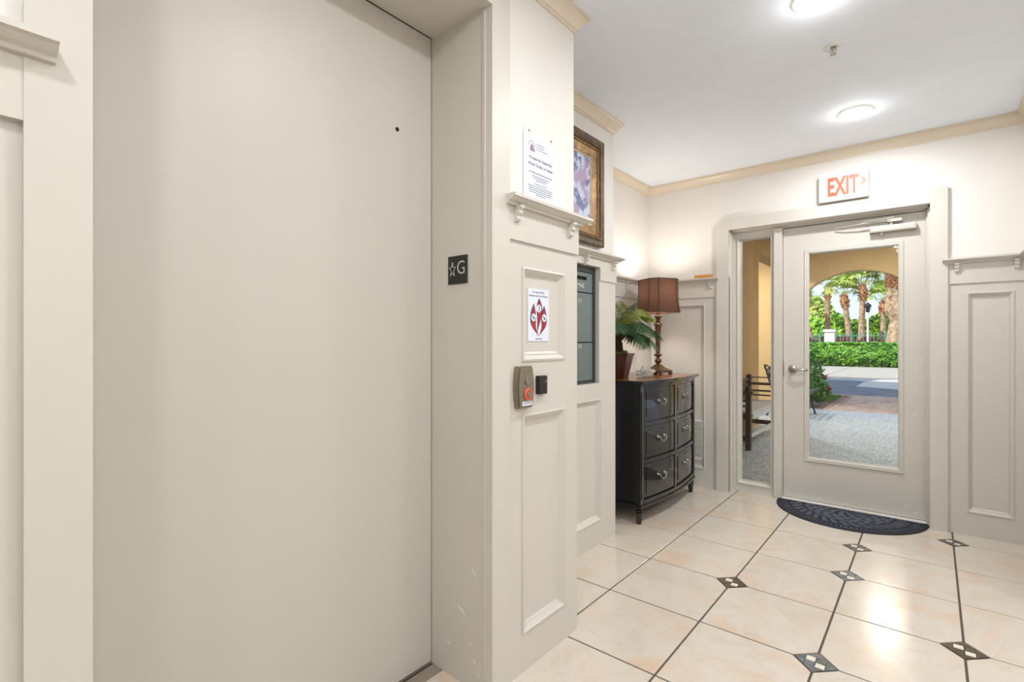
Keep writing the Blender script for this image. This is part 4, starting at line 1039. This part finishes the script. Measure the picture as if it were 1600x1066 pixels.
o = obj('grass_patch', bm, M['grass'], recalc=False); tag(o, 'short green grass patch at the road edge', 'grass', kind='stuff')
bm = bmesh.new()
for k in range(1600):
    x, y = random.uniform(-3.6, -1.50), random.uniform(11.05, 13.2); s = random.uniform(.02, .05); a = random.uniform(0, 6.28); z = PF - .04 + random.uniform(0, .03)
    if x > -1.62 + .02 * math.sin(y * 5): continue
    bm.faces.new([bm.verts.new(p) for p in ((x, y, z), (x + s * math.cos(a), y + s * math.sin(a), z + .012), (x + s * math.cos(a) - s * .5 * math.sin(a), y + s * math.sin(a) + s * .5 * math.cos(a), z + .016))])
o = obj('mulch_bed', bm, M['mulch'], recalc=False); tag(o, 'loose brown bark mulch beside the paver path', 'mulch', kind='stuff')

# fence line with pillar and lamp post
def colx(u, Y): return at_y(u, 533, Y).x
pil = empty('gate_pillar', (colx(1297, 33.2), 33.2, PF), label='square white stucco pillar behind the hedge', cat='pillar')
obj('shaft', nb(-.24, .24, -.24, .24, 0, 1.78), M['white_stucco'], pil)
obj('cap', nb(-.30, .30, -.30, .30, 1.78, 1.93, bev=.03), M['white_stucco'], pil)
fn = empty('metal_fence', (0, 34.5, PF), label='low teal metal picket fence behind the hedge', cat='fence')
FX0, FX1 = colx(1235, 34.5), colx(1440, 34.5)
for z in (.95, 1.55): obj('fence_rail', nb(FX0, FX1, -.02, .02, z, z + .05), M['teal'], fn)
k = 0; x = FX0
while x < FX1: 
    o = obj('picket', nb(x - .012, x + .012, -.012, .012, 0, 1.75), M['teal'], fn); x += .16; k += 1
for q in range(5): x = FX0 + (FX1 - FX0) * q / 4; obj('fence_post', nb(x - .04, x + .04, -.04, .04, 0, 1.85), M['teal'], fn)
mr = empty('maroon_hedge', (0, 35.6, PF), label='row of maroon-leaved plants behind the fence', cat='hedge')
def ms(): x = random.uniform(FX0, FX1); z = random.uniform(.2, 1.45 + .12 * math.sin(x * 6)); return Vector((x, random.uniform(-.4, .4), z)), Vector((0, -1, .2))
l_ = obj('leaves', leaf_cloud(5000, ms, .12, .4), M['maroon'], mr, recalc=False); l_['kind'] = 'stuff'
LY = 33.6
ls = empty('street_lamp', (colx(1356, LY), LY, PF), label='white post street lamp with black lantern among palms', cat='street lamp')
bm = bmesh.new(); lathe(bm, [(.10, 0), (.10, .5), (.06, .6), (.048, 2.78), (.07, 2.81), (.04, 2.86)], 16); obj('post', bm, M['white_stucco'], ls, smooth=False)
bm = bmesh.new(); lathe(bm, [(.06, 2.84), (.10, 2.90), (.12, 2.95)], 8); lathe(bm, [(.19, 3.20), (.16, 3.26), (.08, 3.32), (.02, 3.38)], 8)
for k in range(6): a = 2 * PI * k / 6; tube(bm, [(.11 * math.cos(a), .11 * math.sin(a), 2.94), (.16 * math.cos(a), .16 * math.sin(a), 3.21)], .014, 5)
obj('lantern', bm, M['iron'], ls)
bm = bmesh.new(); lathe(bm, [(.08, 2.95), (.15, 3.20)], 6); obj('lantern_glass', bm, M['mailf'], ls)

# palms
def fan(bm, c, d, R_, n=19):
    up = Vector((0, 0, 1)); s_ = d.cross(up).normalized(); u = s_.cross(d).normalized(); st = c + d * R_ * .55
    tube(bm, [c, c + d * R_ * .3 + up * .02, st], .012, 4)
    for k in range(n):
        a = (k / (n - 1) - .5) * 3.6; e = (d * math.cos(a) + s_ * math.sin(a)).normalized(); L = R_ * (.62 - .12 * abs(math.sin(a))) * random.uniform(.85, 1.1); w_ = e.cross(u).normalized() * R_ * .030
        m_ = st + e * L * .55 + u * .03; t = st + e * L - Vector((0, 0, R_ * .18 + random.uniform(0, .1)))
        bm.faces.new([bm.verts.new(p) for p in (st, m_ + w_, t, m_ - w_)])
def palm(name, u0, Y, ztop, R_, lean, label, lm='palm', nl=14, tr_=.14, boots=True, u_top=None):
    x = colx(u0, Y); r = empty(name, (x, Y, PF), label=label, cat='palm tree', group='palms beyond the hedge'); dx = lean
    P_ = [(dx * (k / 8) ** 1.5, 0, ztop * k / 8) for k in range(9)]
    bm = bmesh.new(); tube(bm, P_, [tr_ * (1.15 - .25 * k / 8) for k in range(9)], 12); obj('trunk', bm, M['trunk'], r)
    top = Vector(P_[-1])
    if boots:
        bm = bmesh.new(); tube(bm, [Vector(P_[6]) * .6 + Vector(P_[7]) * .4, Vector(P_[7]) * .8 + top * .2, Vector(P_[7]) * .4 + top * .6, top + Vector((0, 0, .15))], [tr_ * .95, tr_ * 1.45, tr_ * 1.3, tr_ * .7], 14)
        for k in range(60):
            t = random.random(); q = (Vector(P_[6]) * .6 + Vector(P_[7]) * .4).lerp(top, t); a = random.uniform(0, 6.28); d = Vector((math.cos(a), math.sin(a), .9)).normalized(); rr = tr_ * (1.0 + .35 * math.sin(PI * t)); q2 = q + Vector((math.cos(a), math.sin(a), 0)) * rr
            tube(bm, [q2, q2 + d * .10], [.035, .015], 4)
        bo = obj('leaf_bases', bm, M['boot'], r); bo['kind'] = 'stuff'
    bm = bmesh.new()
    for k in range(nl):
        a = k * 2.399; el = math.radians(80 - 85 * (k / nl)); d = Vector((math.cos(a) * math.cos(el), math.sin(a) * math.cos(el), math.sin(el))); fan(bm, top + Vector((0, 0, .1)), d, R_ * random.uniform(.85, 1.1))
    cw = obj('crown', bm, M[lm], r, recalc=False); cw['kind'] = 'stuff'
    return r
def zat(u, v, Y): return at_y(u, v, Y).z - PF
palm('sabal_palm', 1274, 38, zat(1266, 478, 38), 1.35, -.9, 'leaning pale palm at the left edge of the glass')
palm('sabal_palm', 1293, 40, zat(1293, 448, 40), 1.5, 0, 'tall palm with orange trunk behind the white pillar', tr_=.155)
palm('sabal_palm', 1329, 37, zat(1322, 462, 37), 1.5, -.35, 'palm with brown trunk head left of the tallest palm', tr_=.155)
palm('sabal_palm', 1345, 36, zat(1348, 446, 36), 1.45, .12, 'palm with orange trunk head beside the street lamp', tr_=.155)
palm('sabal_palm', 1380, 41, zat(1378, 472, 41), 1.6, 0, 'short palm between street lamp and thick trunk', tr_=.155)
# thick date palm at right
dpx = colx(1399, 26.5)
dp = empty('date_palm', (dpx, 27.5 + 2.6, PF), label='thick knobbly palm trunk at the right edge of the glass', cat='palm tree')
dp.location = (colx(1400, 33), 33, PF)
bm = bmesh.new(); tube(bm, [(0, 0, 0), (-.02, 0, .9), (.05, 0, 2.0), (.12, 0, 2.4)], [.50, .46, .38, .33], 16)
tube(bm, [(.1, 0, 2.35), (-.05, 0, 2.9), (-.08, 0, 3.6), (0, 0, 4.2)], [.34, .44, .40, .30], 16); obj('trunk', bm, M['trunk'], dp)
bm = bmesh.new()
for k in range(190):
    z = 4.0 + (k / 190) * 2.6; a = k * 2.399; q = Vector((.34 * math.cos(a), .34 * math.sin(a), z)); d = Vector((math.cos(a), math.sin(a), .8)).normalized(); tube(bm, [q, q + d * .2], [.08, .04], 5)
tube(bm, [(0, 0, 4.0), (0, 0, 6.6)], [.30, .34], 12)
o = obj('leaf_bases', bm, M['boot'], dp); o['kind'] = 'stuff'
bm = bmesh.new()
for k in range(40):
    a = k * 2.399; el = math.radians(75 - 100 * k / 40); p = Vector((0, 0, 6.5)); L = 2.6; pts = []
    for q in range(9): pts.append(p.copy()); p = p + Vector((math.cos(a) * math.cos(el), math.sin(a) * math.cos(el), math.sin(el))) * L / 8; el -= .16
    tube(bm, pts, .02, 4)
    sd = Vector((-math.sin(a), math.cos(a), 0))
    for q in range(8):
        for h in range(4):
            c = pts[q].lerp(pts[q + 1], h / 4); ax = (pts[q + 1] - pts[q]).normalized()
            for s in (-1, 1): e = (ax * .6 + sd * s + Vector((0, 0, -.2))).normalized() * .55; bm.faces.new([bm.verts.new(x) for x in (c, c + e * .5 + ax * .03, c + e, c + e * .5 - ax * .03)])
o = obj('crown', bm, M['palmd'], dp, recalc=False); o['kind'] = 'stuff'
# bushes under the palms
bl = ['rounded bright green bush under the left palms', 'bright green bush behind the white pillar', 'yellow-green bush left of the lamp post', 'green bush right of the lamp post', 'green bush beside the thick trunk', 'tall background thicket on the left', 'tall background thicket on the right', 'background thicket in the middle of the arch']
for k, (u, Y, h, rx) in enumerate(((1268, 43, 2.9, 1.0), (1304, 42.5, 3.1, 1.1), (1335, 43.5, 2.5, .8), (1366, 43, 2.9, .9), (1396, 42.6, 3.3, .9), (1276, 52, 5.0, 1.6), (1388, 50, 3.6, 1.5), (1330, 54, 3.0, 1.8))):
    b = empty('bush', (colx(u, Y), Y, PF), label=bl[k], cat='bush', group='bushes beyond the fence')
    bm = bmesh.new(); tube(bm, [(0, 0, 0), (.05, 0, h * .6)], .08, 6); obj('stem', bm, M['boot'], b)
    o = obj('leaves', leaf_cloud(2600, ell(0, 0, h * .52, rx, 1.2, h * .5), .16 if k < 5 else .30, .5), M['bush'] if k < 5 else M['palm'], b, recalc=False); o['kind'] = 'stuff'
